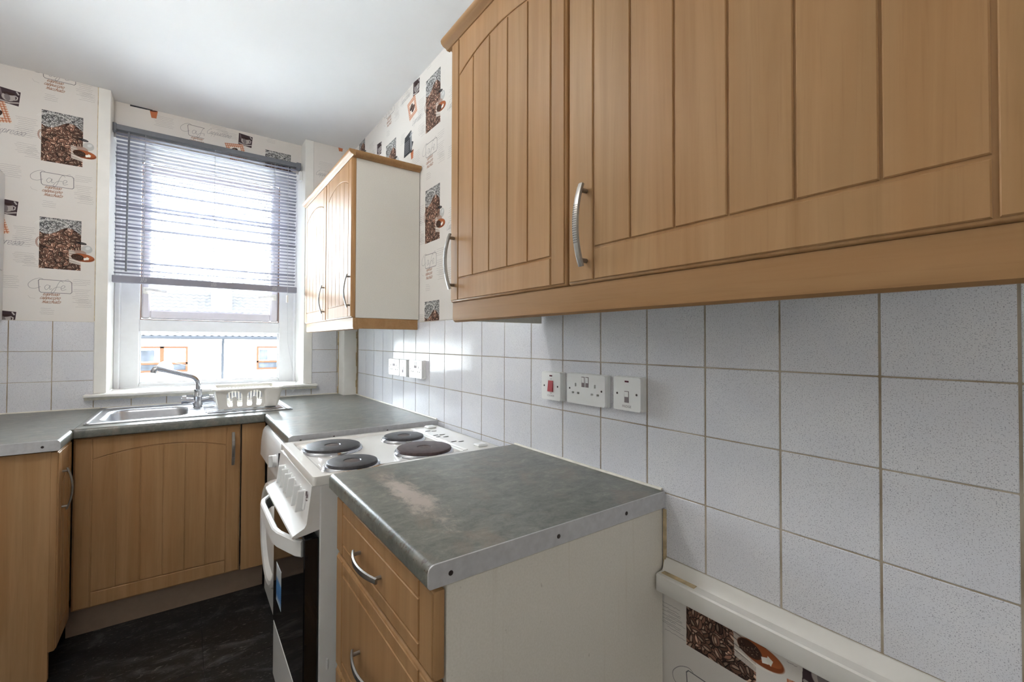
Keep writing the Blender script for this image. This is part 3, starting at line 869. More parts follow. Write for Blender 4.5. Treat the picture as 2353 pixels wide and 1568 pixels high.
def arch_z(s, spring, crown):
    return spring + (crown - spring) * (1 - s * s)
def plank_door(parent, name, x0, w, z0, h, y, planks, stile=.05, rail=.065, spring=None, crown=None, handle=None, horizontal=False, mat=None, lip=.004):
    """routed tongue-and-groove front: x0..x0+w, z0..z0+h in the parent's frame, face at y (front -Y)"""
    mat = mat or M['wood']; g = GV
    x1, z1 = x0 + w, z0 + h
    # body with a rounded-over edge
    body = MB(); R = .006
    yb = y + .020
    rings = []
    for dy, ins in ((.020, 0), (.0074, 0), (.0044, .0010), (.0029, .0030)):
        rings.append([(a, y + dy, b) for a, b in rrect(x0 + ins, x1 - ins, z0 + ins, z1 - ins, .003, 2)])
    body.loft(rings)
    d = body.build(name, mat, parent)
    def piece(nm, pts): MB().prism(pts, y + .0030, y, 'y', .0014).build(nm, mat, d)
    e = .0052
    xs0, xs1 = x0 + stile, x1 - stile
    piece('stile', [(x0 + e, z0 + e), (xs0 - g, z0 + e), (xs0 - g, z1 - e), (x0 + e, z1 - e)])
    piece('stile', [(xs1 + g, z0 + e), (x1 - e, z0 + e), (x1 - e, z1 - e), (xs1 + g, z1 - e)])
    piece('rail', [(xs0 + g, z0 + e), (xs1 - g, z0 + e), (xs1 - g, z0 + rail - g), (xs0 + g, z0 + rail - g)])
    if planks == 0:
        piece('rail', [(xs0 + g, z1 - rail + g), (xs1 - g, z1 - rail + g), (xs1 - g, z1 - e), (xs0 + g, z1 - e)])
        piece('panel', [(xs0 + g, z0 + rail + g), (xs1 - g, z0 + rail + g), (xs1 - g, z1 - rail - g), (xs0 + g, z1 - rail - g)])
    else:
        cx, hw = (xs0 + xs1) / 2, (xs1 - xs0) / 2
        az = lambda x: arch_z((x - cx) / hw, z0 + spring, z0 + crown)
        N = 24
        top = [(xs0 + g + (xs1 - xs0 - 2 * g) * k / N,) for k in range(N + 1)]
        piece('rail', [(q[0], az(q[0]) + g) for q in top] + [(xs1 - g, z1 - e), (xs0 + g, z1 - e)])
        for k in range(planks):
            a = xs0 + (xs1 - xs0) * k / planks + (g * .7 if k else g); b = xs0 + (xs1 - xs0) * (k + 1) / planks - (g * .7 if k < planks - 1 else g)
            up = [(b + (a - b) * j / 6, az(b + (a - b) * j / 6) - g) for j in range(7)]
            piece('plank', [(a, z0 + rail + g), (b, z0 + rail + g)] + up)
    if handle:
        hx, hz = handle
        inst('handle', HM, d, (hx, y, hz), (0, PI / 2, 0) if horizontal else None)
    return d

# ------------------------------------------------------------------ big wall cabinet (right wall); local x = -world y, local y = world x
def cornice_profile(b):
    # (outward, z) pairs of the moulding
    return [(0, b), (.010, b), (.013, b + .004), (.022, b + .007), (.028, b + .013), (.030, b + .020), (.028, b + .026), (0, b + .026)]
ZB, ZT = 1.368, 2.090
DF = -.328            # door face plane
def wall_cabinet(y0, y1, label):
    """cabinet from world y0 (near) to y1 (far)"""
    r = empty('wall_cabinet', (0, y1, ZB), -PI / 2)
    tag(r, label, 'cabinet')
    W = y1 - y0; H = ZT - ZB
    return r, W, H
bigc, W, H = wall_cabinet(-.004, 1.094, 'large beech wall cabinet above the sockets, wide panelled doors with arched tops')
mb = MB()
mb.box(0, .016, -.305, 0, 0, H).box(W - .016, W, -.305, 0, 0, H).box(.016, W - .016, -.305, 0, 0, .016).box(.016, W - .016, -.305, 0, H - .016, H).box(.016, W - .016, -.012, -.004, .016, H - .016)
mb.build('carcass', M['cream'], bigc)
w1 = .462
plank_door(bigc, 'door', .007, w1, 0.0, H - .002, DF, 5, .044, .062, .612, .645, handle=(.030, .110))
plank_door(bigc, 'door', .474, .620, 0.0, H - .002, DF, 6, .0665, .062, .612, .655, handle=(.5235, .104))
# pelmet under the doors, returned to the wall at its far end
mb = MB(); prof = [(-.305, -.0006), (-.3200, -.0006), (-.3200, -.042), (-.3175, -.050), (-.312, -.054), (-.305, -.054)]
mb.prism(prof, .010, W, 'x')
mb.build('pelmet', M['wood_h'], bigc)
mb = MB(); mb.box(.012, .026, -.306, -.010, -.050, -.004, .001)
mb.build('pelmet_return', M['cream'], bigc)
cor = MB(); cor.prism([(-.318 - o, z) for o, z in cornice_profile(H - .004)], -.018, W, 'x')
cor.box(-.018, .0, -.318, -.004, H - .004, H + .022, .004)
cor.build('cornice', M['wood_h'], bigc)

# small corner wall cabinet
smc, W2, H2 = wall_cabinet(2.000, 2.952, 'small beech wall cabinet in the corner by the window, cream end panel facing the room')
mb = MB()
mb.box(0, .016, -.305, 0, 0, H2).box(.016, W2 - .0165, -.305, 0, 0, .016).box(.016, W2 - .0165, -.305, 0, H2 - .016, H2).box(.016, W2 - .0165, -.012, -.004, .016, H2 - .016)
mb.build('carcass', M['cream'], smc)
MB().box(W2 - .016, W2, -.307, -.0005, -.0015, H2 + .002, .0008).build('end_panel', M['cream'], smc)
plank_door(smc, 'door', .006, .502, 0.0, H2 - .002, DF, 5, .052, .062, .612, .648, handle=(.480, .113))
plank_door(smc, 'door', .512, .440, 0.0, H2 - .002, DF, 5, .048, .062, .612, .652, handle=(.936, .118))
mb = MB(); mb.prism([(-.290, -.0006), (-.318, -.0006), (-.318, -.044), (-.3155, -.051), (-.310, -.054), (-.290, -.054)], .008, W2 - .002, 'x')
mb.box(W2 - .020, W2 - .001, -.300, -.006, -.050, -.002, .001)
mb.build('pelmet', M['wood_h'], smc)
cor = MB(); cor.prism([(-.318 - o, z) for o, z in cornice_profile(H2 - .004)], 0, W2 + .024, 'x')
cor.prism([(W2 - .003 + o, z) for o, z in cornice_profile(H2 - .004)], -.318, -.002, 'y')
cor.build('cornice', M['wood_h'], smc)

# ------------------------------------------------------------------ drawer unit and near worktop
du = empty('drawer_unit', (0, 1.200, FL), -PI / 2)
tag(du, 'beech drawer unit with cream end panel standing under the near worktop beside the cooker', 'cabinet')
Wd = .560
zf = lambda z: z - FL
mb = MB(); mb.box(0, .016, -.573, -.004, zf(.16), zf(.868)).box(.016, Wd - .016, -.573, -.004, zf(.16), zf(.176)).box(.016, Wd - .016, -.012, -.004, zf(.176), zf(.868)).box(.016, Wd - .016, -.56, -.02, zf(.85), zf(.866))
mb.build('carcass', M['cream'], du)
MB().box(Wd - .016, Wd + .001, -.574, -.001, 0.001, zf(.868), .001).build('end_panel', M['cream_dirty'], du)
MB().box(.0, Wd - .016, -.53, -.514, 0.001, zf(.16)).build('plinth', M['plinth'], du)
for k, (za, zb, hz) in enumerate(((.718, .861, .786), (.428, .711, .565), (.145, .422, .285))):
    plank_door(du, 'drawer', .002, Wd - .004, zf(za), zb - za, -.597, 0, .054, .034, handle=(.262, zf(hz)), horizontal=True)
def nose_profile(front, back, sgn=1):
    """(depth, z) profile of a post-formed worktop; front is the nose side"""
    d = 1 if back > front else -1
    P = [(back, .872), (back, .910)]
    for k in range(7):
        a = PI / 2 * k / 6
        P.append((front + d * .013 * (1 - math.sin(a)), .897 + .013 * math.cos(a)))
    for k in range(4):
        a = PI / 2 * k / 3
        P.append((front + d * .006 * (1 - math.cos(a)), .878 - .006 * math.sin(a)))
    return P
def strip_with_screws(parent, axis, at, out, prof, screws):
    """metal end strip: prof (depth,z), extruded from at to at+out along axis"""
    mb = MB(); mb.prism(prof, at, at + out, axis, .0006)
    s = mb.build('edge_strip', M['strip'], parent)
    for d in screws:
        m2 = MB()
        p = (d, at + out, .889) if axis == 'y' else (at + out, d, .889)
        m2.lathe([(.0001, -.0006), (.0042, -.0004), (.0046, .0008), (.0046, .001)], p, axis, 12)
        m2.build('screw', M['screw'], s)
    return s
wt1 = MB(); wt1.prism(nose_profile(-.611, -.0005), .6345, 1.219, 'y')
wt1 = tag(wt1.build('worktop', M['worktop_worn']), 'near grey-green worktop beside the cooker, pale scuffed patch and chipped front edge', 'worktop')
strip_with_screws(wt1, 'y', .6345, -.0025, [(d + .0, z) for d, z in nose_profile(-.611, -.0005)], (-.571, -.338, -.140))
MB().tube([(-.002, .64, .912), (-.002, 1.219, .911)], .0042, 6).build('sealant', M['sealant'], wt1)
wt2 = MB(); wt2.prism(nose_profile(-.611, -.0005), 1.792, 2.400, 'y'); wt2.box(-.6035, -.0005, 2.4, 2.959, .872, .910).box(-.6035, -.087, 2.959, WY - .001, .872, .910)
wt2 = tag(wt2.build('worktop', M['worktop']), 'far grey-green worktop in the window corner above the washing machine', 'worktop')
strip_with_screws(wt2, 'y', 1.792, -.0025, nose_profile(-.611, -.0005), (-.570, -.450, -.235))
mb = MB(); mb.tube([(-.002, 1.80, .912), (-.002, 2.958, .911)], .0042, 6); mb.tube([(-.60, WY - .003, .911), (-.088, WY - .003, .911)], .005, 6)
mb.build('sealant', M['sealant'], wt2)

# sink-run worktop (with a cut-out for the bowl) and left worktop
BX0, BX1, BY0, BY1 = -1.222, -.905, 2.535, 2.915
mb = MB(); mb.prism([(2.400 + (a - 2.400), b) for a, b in nose_profile(2.400, 2.525)], -1.2755, -.6115, 'x')
mb.box(-.612, -.6045, 2.4135, 2.525, .872, .910)
mb.box(-1.2755, BX0 - .004, 2.525, WY - .001, .872, .910).box(BX1 + .004, -.6045, 2.525, WY - .001, .872, .910).box(BX0 - .004, BX1 + .004, BY1 + .004, WY - .001, .872, .910)
wt3 = tag(mb.build('worktop', M['worktop']), 'grey-green worktop under the window holding the steel sink', 'worktop')
MB().tube([(-1.27, WY - .003, .911), (-.606, WY - .003, .911)], .004, 6).build('sealant', M['sealant'], wt3)
mb = MB(); mb.prism(nose_profile(-1.277, LX + .001), 2.187, 2.400, 'y'); mb.box(LX + .001, -1.2765, 2.400, WY - .001, .872, .910)
wt4 = tag(mb.build('worktop', M['worktop']), 'left grey-green worktop ending in a metal strip above the plain beech end panel', 'worktop')
strip_with_screws(wt4, 'y', 2.187, -.0025, nose_profile(-1.277, LX + .001), (-1.322, -1.53))
MB().tube([(LX + .004, WY - .003, .911), (-1.28, WY - .003, .911)], .005, 6).build('sealant', M['sealant'], wt4)

# ------------------------------------------------------------------ sink base and left base
sb = empty('sink_base_unit', (0, 2.420, FL))
tag(sb, 'beech base cabinet below the sink, single wide door with an upright steel handle', 'cabinet')
mb = MB(); mb.box(-1.276, -1.262, .022, .62, zf(.19), zf(.868)).box(-.72, -.705, .022, .62, zf(.19), zf(.868)).box(-1.276, -.705, .022, .62, zf(.19), zf(.205))
mb.build('carcass', M['cream'], sb)
plank_door(sb, 'door', -1.2795, .5715, zf(.188), .868 - .188, 0, 6, .055, .062, .590, .625, handle=(-.738, zf(.762)))
MB().box(-.702, -.6045, 0, .018, zf(.186), zf(.868), .001).build('filler_panel', M['wood'], sb)
MB().box(-1.30, -.6045, .052, .068, 0.001, zf(.186)).build('plinth', M['plinth'], sb)
lb = empty('left_base_unit', (-1.282, 2.20, FL), PI / 2)
tag(lb, 'beech base cabinet at the left with plain end panel and a slim handled door', 'cabinet')
mb = MB(); mb.box(.018, .88, .024, .615, zf(.17), zf(.868))
mb.build('carcass', M['cream'], lb)
MB().box(-.002, .016, .020, .618, 0.001, zf(.868), .001).build('end_panel', M['wood_pale'], lb)
d = plank_door(lb, 'door', -.002, .2195, zf(.168), .866 - .168, 0, 2, .055, .062, .58, .60, handle=(.052, zf(.72)))
MB().box(.03, .215, .05, .066, 0.001, zf(.168)).build('plinth', M['plinth'], lb)

# ------------------------------------------------------------------ sink, tap, rack
sink = empty('sink', (0, 0, .910))
tag(sink, 'stainless steel inset sink with ribbed drainer under the window', 'sink')
SX0, SX1, SY0, SY1 = -1.262, -.470, 2.482, 3.020
mb = MB()
outer = rrect(SX0, SX1, SY0, SY1, .018, 4); hole = rrect(BX0, BX1, BY0, BY1, .075, 7)
mb.plate(outer, [hole], .0005, .0040, 'z')
e = .008
ring = rrect(SX0 + e, SX1 - e, SY0 + e, SY1 - e, .015, 4)
mb.tube([(a, b, .0045) for a, b in ring + ring[:1]], .0035, 6, ry=.003, up=(0, 0, 1))
mb.build('sink_top', M['steel'], sink)
mb = MB(); rings = []
for ins, z, r in ((-.004, .0048, .078), (.000, .0045, .075), (.004, .002, .072), (.010, -.010, .068), (.020, -.10, .060), (.028, -.125, .055), (.05, -.142, .045), (.09, -.146, .03)):
    rings.append([(a, b, z) for a, b in rrect(BX0 + ins, BX1 - ins, BY0 + ins, BY1 - ins, r, 7)])
mb.loft(rings, cap0=False)
mb.build('bowl', M['steel'], sink, recalc=True)
mb = MB()
for k in range(11):
    y = 2.545 + k * .040
    mb.tube([(-.845 + (.02 if k in (0, 10) else 0), y, .0035), (-.835, y, .0062), (-.52, y, .0062), (-.505, y, .0035)], .006, 6, ry=.0035, up=(0, 0, 1))
mb.tube([(-.858, 2.53 + k * .044, .004) for k in range(11)], .003, 6)
mb.tube([(-.498, 2.50, .004), (-.498, 3.0, .004)], .004, 6)
mb.build('drainer_ribs', M['steel'], sink)
MB().lathe([(.001, -.1455), (.038, -.1455), (.042, -.143), (.03, -.144), (.001, -.1445)], ((BX0 + BX1) / 2, 2.72, 0), 'z', 20).build('drain', M['chrome'], sink)

tap = empty('mixer_tap', (-.868, 2.828, .9145))
tag(tap, 'chrome mixer tap with two levers and a long swivel spout', 'tap')
mb = MB(); mb.lathe([(.001, 0), (.027, 0), (.027, .003), (.022, .006), (.021, .024), (.020, .05), (.022, .056), (.019, .066), (.017, .088), (.0175, .090), (.0175, .094), (.001, .096)], n=20)
mb.build('body', M['chrome'], tap)
mb = MB()
pth = [(0, 0, .088), (0, 0, .118)]
for k in range(1, 9):
    a = math.radians(72 * k / 8); R = .045
    pth.append((-R * (1 - math.cos(a)), 0, .118 + R * math.sin(a)))
ex, ez = pth[-1][0], pth[-1][2]
ta = math.radians(90 - 72)
L = .118
pth.append((ex - L * math.cos(ta), 0, ez + L * math.sin(ta)))
mb.tube(pth, .0112, 12)
mb.build('spout', M['chrome'], tap)
a0 = Vector((ex - (L - .005) * math.cos(ta), 0, ez + (L - .005) * math.sin(ta)))
mb = MB(); mb.tube([tuple(a0), tuple(a0 + Vector((-.03, 0, .0105))), tuple(a0 + Vector((-.036, 0, .010))), tuple(a0 + Vector((-.044, 0, .002))), tuple(a0 + Vector((-.047, 0, -.012)))], [.0122, .0135, .0135, .0135, .0130], 12)
mb.build('nozzle', M['chrome'], tap)
for sg in (-1, 1):
    mb = MB(); mb.tube([(sg * .012, 0, .030), (sg * .03, 0, .034), (sg * .040, 0, .035)], [.016, .014, .0145], 12)
    mb.tube([(sg * .040, 0, .035), (sg * .070, 0, .035)], .0155, 12)
    mb.build('valve', M['chrome'], tap)
    mb = MB(); mb.loft([[(sg * x, y, z) for x, y, z in q] for q in (
        [(.046, -.013, .045), (.070, -.013, .045), (.070, .013, .045), (.046, .013, .045)],
        [(.050, -.011, .060), (.066, -.011, .060), (.066, .011, .060), (.050, .011, .060)])])
    mb.build('lever', M['chrome'], tap)

rack = empty('dish_rack', (-.660, 2.700, .9185))
tag(rack, 'cream plastic dish rack with arched slots standing on the drainer', 'dish rack')
RW, RD, RH = .155, .150, .104       # half width, half depth at the rim, height
bw, bd = .128, .118
def wall_quad(pts2, side):
    """map (s in -1..1, h in 0..1) onto a sloped side wall"""
    out = []
    for s, h in pts2:
        hw = bw + (RW - .012 - bw) * h; hd = bd + (RD - .012 - bd) * h; z = .006 + (RH - .008) * h
        out.append({'f': (s * hw, -hd, z), 'b': (s * hw, hd, z), 'l': (-hw, s * hd, z), 'r': (hw, s * hd, z)}[side])
    return out
def slope_plate(mb, outer, holes, side, th=.0028):
    loops = [outer] + holes
    flat = [p for l in loops for p in l]
    tris = tessellate_polygon([[Vector((a, b, 0)) for a, b in l] for l in loops])
    o = wall_quad(flat, side)
    dn = {'f': (0, th, 0), 'b': (0, -th, 0), 'l': (th, 0, 0), 'r': (-th, 0, 0)}[side]
    i = [(p[0] + dn[0], p[1] + dn[1], p[2]) for p in o]
    n = len(o); fs = [tuple(q) for q in tris] + [tuple(a + n for a in q) for q in tris]; k = 0
    for l in loops:
        m = len(l)
        for q in range(m): fs.append((k + q, k + (q + 1) % m, n + k + (q + 1) % m, n + k + q))
        k += m
    mb.add(o + i, fs)
def horseshoe(c, w, lo, hi, tongue):
    """arched opening with a tongue rising from below (upside-down U)"""
    P = []
    for k in range(13):
        a = PI * k / 12; P.append((c + w * math.cos(a), hi - .26 + .26 * math.sin(a)))
    iw = w * .30
    P += [(c - w, lo + .08), (c - w * .93, lo + .02), (c - w * .8, lo), (c - iw * 1.25, lo), (c - iw, lo + .06)]
    for k in range(9):
        a = PI - PI * k / 8; P.append((c + iw * math.cos(a), tongue - .12 + .12 * math.sin(a)))
    P += [(c + iw, lo + .06), (c + iw * 1.25, lo), (c + w * .8, lo), (c + w * .93, lo + .02), (c + w, lo + .08)]
    return P
mb = MB()
slope_plate(mb, [(-1, 0), (.52, 0), (.66, 1), (-1, 1)], [horseshoe(-.46, .245, .10, .92, .62), horseshoe(.18, .245, .10, .92, .62)], 'f')
slope_plate(mb, [(-1, 0), (1, 0), (1, 1), (-1, 1)], [[(-.93 + k * .11, .10), (-.86 + k * .11, .10), (-.86 + k * .11, .86), (-.93 + k * .11, .86)] for k in range(17)], 'b')
slope_plate(mb, [(-1, 0), (1, 0), (1, 1), (-1, 1)], [[(-.80 + k * .2, .05), (-.68 + k * .2, .05), (-.68 + k * .2, .62), (-.74 + k * .2, .68), (-.80 + k * .2, .62)] for k in range(8)], 'l')
slope_plate(mb, [(-1, 0), (1, 0), (1, 1), (-1, 1)], [], 'r')
for k in range(13): mb.box(-bw, bw, -bd + k * .0193, -bd + k * .0193 + .006, .005, .0085)
for x in (-.1, -.03, .04, .1): mb.box(x, x + .008, -bd, bd, .004, .0085)
for k in range(12):
    for x in (-.075, .055): mb.tube([(x, -bd + .02 + k * .018, .008), (x, -bd + .02 + k * .018, .034)], [.003, .002], 6)
mb.build('basket', M['cream_plastic'], rack)
mb = MB(); mb.plate(rrect(-RW, RW, -RD, RD, .03, 6), [rrect(-RW + .02, RW - .02, -RD + .02, RD - .02, .018, 6)], RH - .003, RH + .002, 'z')
rr_ = rrect(-RW, RW, -RD, RD, .03, 6); mb.tube([(a, b, RH - .003) for a, b in rr_ + rr_[:1]], .0035, 6, ry=.005, up=(0, 0, 1))
mb.build('rim', M['cream_plastic'], rack)
mb = MB(); rings = []
for h, g in ((.010, .62), (.016, .72), (.5, .86), (1.0, 1.0)):
    z = .008 + (RH - .01) * h if h < 1 else RH - .004
    w = .042 * g
    rings.append([(.102 + a + .006 * h, -.108 + b - .012 * h, z) for a, b in rrect(-w, w, -w * .95, w * .95, w * .5, 5)])
mb.loft(rings, cap1=False); mb.build('cutlery_cup', M['cream_plastic'], rack)
mb = MB()
for x, y in ((-.1, -.1), (.03, -.11), (.1, .1), (-.1, .1)): mb.lathe([(.004, 0), (.007, .002), (.009, .006)], (x, y, 0), 'z', 10)
mb.build('foot', M['cream_plastic'], rack)

# ------------------------------------------------------------------ cooker
ck = empty('cooker', (0, 0, FL))
tag(ck, 'white freestanding electric cooker with four solid hotplates and black glass oven door', 'cooker')
CY0, CY1 = 1.266, 1.758
mb = MB(); mb.box(-.622, -.03, CY0, CY1, zf(.085), zf(.871), .003); mb.box(-.60, -.05, CY0 + .02, CY1 - .02, .0, zf(.086))
mb.build('body', M['enamel'], ck)
# hob: raised rim, sunk field
mb = MB()
o_ = rrect(-.640, -.028, CY0 - .001, CY1 + .001, .010, 4)
f_ = rrect(-.606, -.150, CY0 + .024, CY1 - .024, .022, 5)
def lp(pts, z): return [(a, b, z) for a, b in pts]
mb.plate(o_, [f_], zf(.872), zf(.895), 'z')
mb.loft([lp(o_, zf(.871)), lp(inset(o_, -.0015), zf(.8725)), lp(inset(o_, -.0015), zf(.892)), lp(o_, zf(.8955)), lp(inset(o_, .004), zf(.8960))], cap1=False)
mb.loft([lp(inset(f_, -.003), zf(.8958)), lp(f_, zf(.895)), lp(inset(f_, .006), zf(.8885)), lp(inset(f_, .012), zf(.8872))], cap0=False)
hob = mb.build('hob', M['hob'], ck)
for x, y, r, m in ((-.507, 1.590, .090, 'iron'), (-.512, 1.350, .0725, 'iron'), (-.243, 1.600, .0725, 'iron'), (-.262, 1.382, .090, 'iron_rust')):
    mb = MB(); zb = zf(.887)
    mb.lathe([(.001, .002), (r + .006, .003), (r + .0105, .001), (r + .010, .004), (r + .006, .0095), (r + .001, .0105)], (x, y, zb), 'z', 40, 0)
    mb.lathe([(.001, .003), (r + .0015, .006), (r + .002, .012), (r, .0165), (r - .004, .018), (.026, .0175), (.0235, .0155), (.001, .0152)], (x, y, zb), 'z', 40, 1)
    h = mb.build('hotplate', [M['chrome'], M[m]], ck)
    MB().lathe([(.0005, .0153), (.022, .0156), (.0005, .0158)], (x, y, zb), 'z', 24).build('hotplate_centre', M['iron_mid'], h)
for y in (CY0 + .055, CY1 - .042):
    MB().box(-.095, -.055, y - .02, y + .02, zf(.894), zf(.903), .004).build('hinge_cap', M['white_plastic'], ck)
mb = MB()
for k, (x, y) in enumerate(((-.125, 1.655), (-.105, 1.640), (-.135, 1.565), (-.110, 1.560), (-.142, 1.535), (-.115, 1.520), (-.130, 1.430), (-.108, 1.415))):
    mb.box(x - .0015, x + .0015 + .018, y - .0022, y + .0022, zf(.8956), zf(.8963))
mb.build('vent_slot', M['dark'], ck)
for x in (-.152, -.145): MB().tube([(x, CY0 + .03, zf(.8955)), (x, CY1 - .03, zf(.8955))], .0022, 6).build('hob_ridge', M['hob'], ck)
# control panel with a projecting lip
mb = MB(); mb.prism([(-.620, zf(.8705)), (-.6425, zf(.8705)), (-.6545, zf(.772)), (-.660, zf(.763)), (-.688, zf(.748)), (-.690, zf(.744)), (-.687, zf(.7405)), (-.655, zf(.745)), (-.620, zf(.752))], CY0 + .004, CY1 - .004, 'y')
mb.build('control_panel', M['enamel'], ck)
for y in (1.643, 1.588, 1.530, 1.475, 1.393, 1.335):
    mb = MB(); zc_ = zf(.822)
    mb.prism(rrect(y - .0235, y + .0235, zc_ - .027, zc_ + .020, .010, 4), -.643, -.6515, 'x', .001)
    mb.prism(rrect(y - .0052, y + .0052, zc_ - .034, zc_ + .024, .005, 4), -.648, -.668, 'x', .0015)
    mb.v = [(a - (zc_ - c) * .122, b, c) for a, b, c in mb.v]
    mb.build('knob', M['white_plastic'], ck)
mb = MB()
for y in (1.66, 1.612, 1.558, 1.50, 1.43, 1.362): mb.lathe([(.0003, -.0008), (.0022, -.0006), (.0022, .001)], (-.6525, y - .02, zf(.788)), 'x', 8)
mb.build('indicator_dot', M['white_plastic'], ck)
mb = MB()
for (y, z, w, h) in ((1.304, .838, .002, .012), (1.297, .833, .002, .010), (1.300, .826, .009, .002)): mb.box(-.651, -.6465, y - w / 2, y + w / 2, zf(z), zf(z) + h)
mb.build('dial_mark', M['ink'], ck)
# oven door, handle, drawer
mb = MB(); mb.box(-.661, -.624, CY0 + .002, CY1 - .002, zf(.285), zf(.733), .003)
od = mb.build('oven_door', M['black_glass'], ck)
mb = MB(); z_ = zf(.705)
mb.bar([(-.660, 1.285, z_), (-.672, 1.300, z_), (-.702, 1.385, z_), (-.708, 1.42, z_), (-.708, 1.66, z_), (-.702, 1.695, z_), (-.676, 1.738, z_), (-.660, 1.745, z_)], .016, .044)
mb.build('oven_handle', M['white_plastic'], od)
MB().box(-.6616, -.6609, 1.600, 1.690, zf(.382), zf(.508)).build('sticker', M['sticker'], od)
MB().box(-.660, -.624, CY0 + .002, CY1 - .002, zf(.090), zf(.281), .004).build('drawer', M['enamel'], ck)
MB().tube([(-.30 - .30, CY0 - .001, zf(.40)), (-.60, CY0 - .001, zf(.372))], .003, 6).build('side_screw', M['white_plastic'], ck)

# ------------------------------------------------------------------ washing machine
wm = empty('washing_machine', (0, 0, FL))
tag(wm, 'white washing machine under the far worktop, mostly hidden behind the cooker', 'washing machine')
WY0, WY1 = 1.792, 2.388
mb = MB(); mb.box(-.600, -.05, WY0, WY1, zf(.085), zf(.862), .006)
for y in (WY0 + .05, WY1 - .05):
    for x in (-.55, -.1): mb.lathe([(.02, 0), (.02, .02)], (x, y, 0), 'z', 10)
mb.build('body', M['enamel'], wm)
mb = MB(); mb.prism([(-.58, zf(.862)), (-.600, zf(.860)), (-.612, zf(.851)), (-.619, zf(.838)), (-.626, zf(.795)), (-.629, zf(.725)), (-.60, zf(.72))], WY0 + .001, WY1 - .001, 'y', 0)
mb.build('control_panel', M['enamel'], wm)
mb = MB(); mb.lathe([(.001, .004), (.024, .003), (.023, -.012), (.001, -.013)], (-.628, 1.965, zf(.785)), 'x', 20); mb.box(-.652, -.638, 1.960, 1.970, zf(.762), zf(.808), .002)
mb.build('knob', M['white_plastic'], wm)
MB().box(-.6305, -.622, 1.878, 1.8815, zf(.73), zf(.832)).build('panel_gap', M['dark'], wm)
mb = MB(); prof = []
mb.lathe([(.001, -.022), (.12, -.020), (.15, -.016), (.165, -.012), (.178, -.030), (.192, -.034), (.206, -.028), (.214, -.012), (.216, .012)], (-.606, 2.088, zf(.455)), 'x', 48)
mb.build('door', M['white_plastic'], wm)
MB().box(-.607, -.59, WY0 + .004, WY1 - .004, zf(.090), zf(.205), .004).build('kick_panel', M['enamel'], wm)
mb = MB(); mb.box(-.638, -.618, 1.862, 1.884, zf(.42), zf(.50), .004); mb.build('door_catch', M['white_plastic'], wm)

# ------------------------------------------------------------------ venetian blind
bl = empty('venetian_blind', (-.793, 3.172, 2.40))
tag(bl, 'grey venetian blind hanging lowered across the upper window', 'blind')
BW = .462
mb = MB(); mb.box(-BW + .01, BW - .01, -.018, .018, .004, .032, .002)
mb.build('headrail', M['rail'], bl)
for sg in (-1, 1): MB().box(sg * BW - .014, sg * BW + .014, -.020, .020, -.006, .037, .002).build('end_cap', M['rail'], bl)
nS = 37; zt, zb = -.012, -.772
sl = []
seg = [(-.0125 + .025 * k / 4, .0018 * (1 - (-1 + 2 * k / 4) ** 2)) for k in range(5)]
mb = MB(); vs = []
for x in (-BW + .012, BW - .012):
    for y, z in seg: vs.append((x, y, z))
    for y, z in seg[::-1]: vs.append((x, y, z - .0006))
n = 10
fs = [(i, (i + 1) % n, n + (i + 1) % n, n + i) for i in range(n)] + [tuple(range(n)), tuple(range(n, 2 * n))]
mb.add(vs, fs)
sm = mb.mesh('slat', M['slat'])
for k in range(nS):
    z = zt + (zb - zt) * k / (nS - 1) + random.uniform(-.001, .001)
    tilt = math.radians(random.uniform(-11, -7))
    if k in (11, 14, 18, 19, 21, 24, 33, 35): tilt = math.radians(random.choice((-19, -17, -22)))
    inst('slat', sm, bl, (random.uniform(-.002, .002), 0, z), (tilt, random.uniform(-.0015, .0015), 0))
MB().box(-BW + .004, BW - .004, -.014, .014, -.825, -.786, .003).build('bottom_rail', M['slat'], bl)
for x in (-.325, 0.0, .325):
    mb = MB()
    for y in (-.0135, .0135): mb.tube([(x, y, .005), (x, y, -.80)], .0009, 5)
    mb.build('ladder_cord', M['cord'], bl)
mb = MB()
for x in (-.325, 0, .325):
    for dx in (-.010, -.003, .005, .011): mb.tube([(x + dx, -.0145, -.795), (x + dx + .003, -.0150, -.803), (x + dx - .002, -.0145, -.815)], .0012, 5)
mb.build('cord_knot', M['cord'], bl)
MB().tube([(-.395, -.024, -.005), (-.397, -.026, -.40), (-.399, -.026, -.765)], .0048, 8).build('tilt_wand', M['rail'], bl)
mb = MB(); mb.tube([(.398, -.02, -.005), (.400, -.024, -.40), (.400, -.024, -.845)], .0012, 5)
mb.tube([(.400, -.024, -.89), (.404, -.03, -1.15), (.425, -.06, -1.30), (.436, -.13, -1.385), (.434, -.15, -1.43), (.40, -.16, -1.478), (.33, -.16, -1.486)], .0008, 5)
pc = mb.build('pull_cord', M['cord'], bl)
MB().lathe([(.003, 0), (.006, -.004), (.007, -.045), (.005, -.048)], (.400, -.024, -.842), 'z', 10).build('cord_toggle', M['cream_plastic'], pc)
mb = MB(); mb.box(BW + .005, BW + .024, -.012, .02, -.075, -.015, .002); mb.build('bracket', M['white_plastic'], bl)

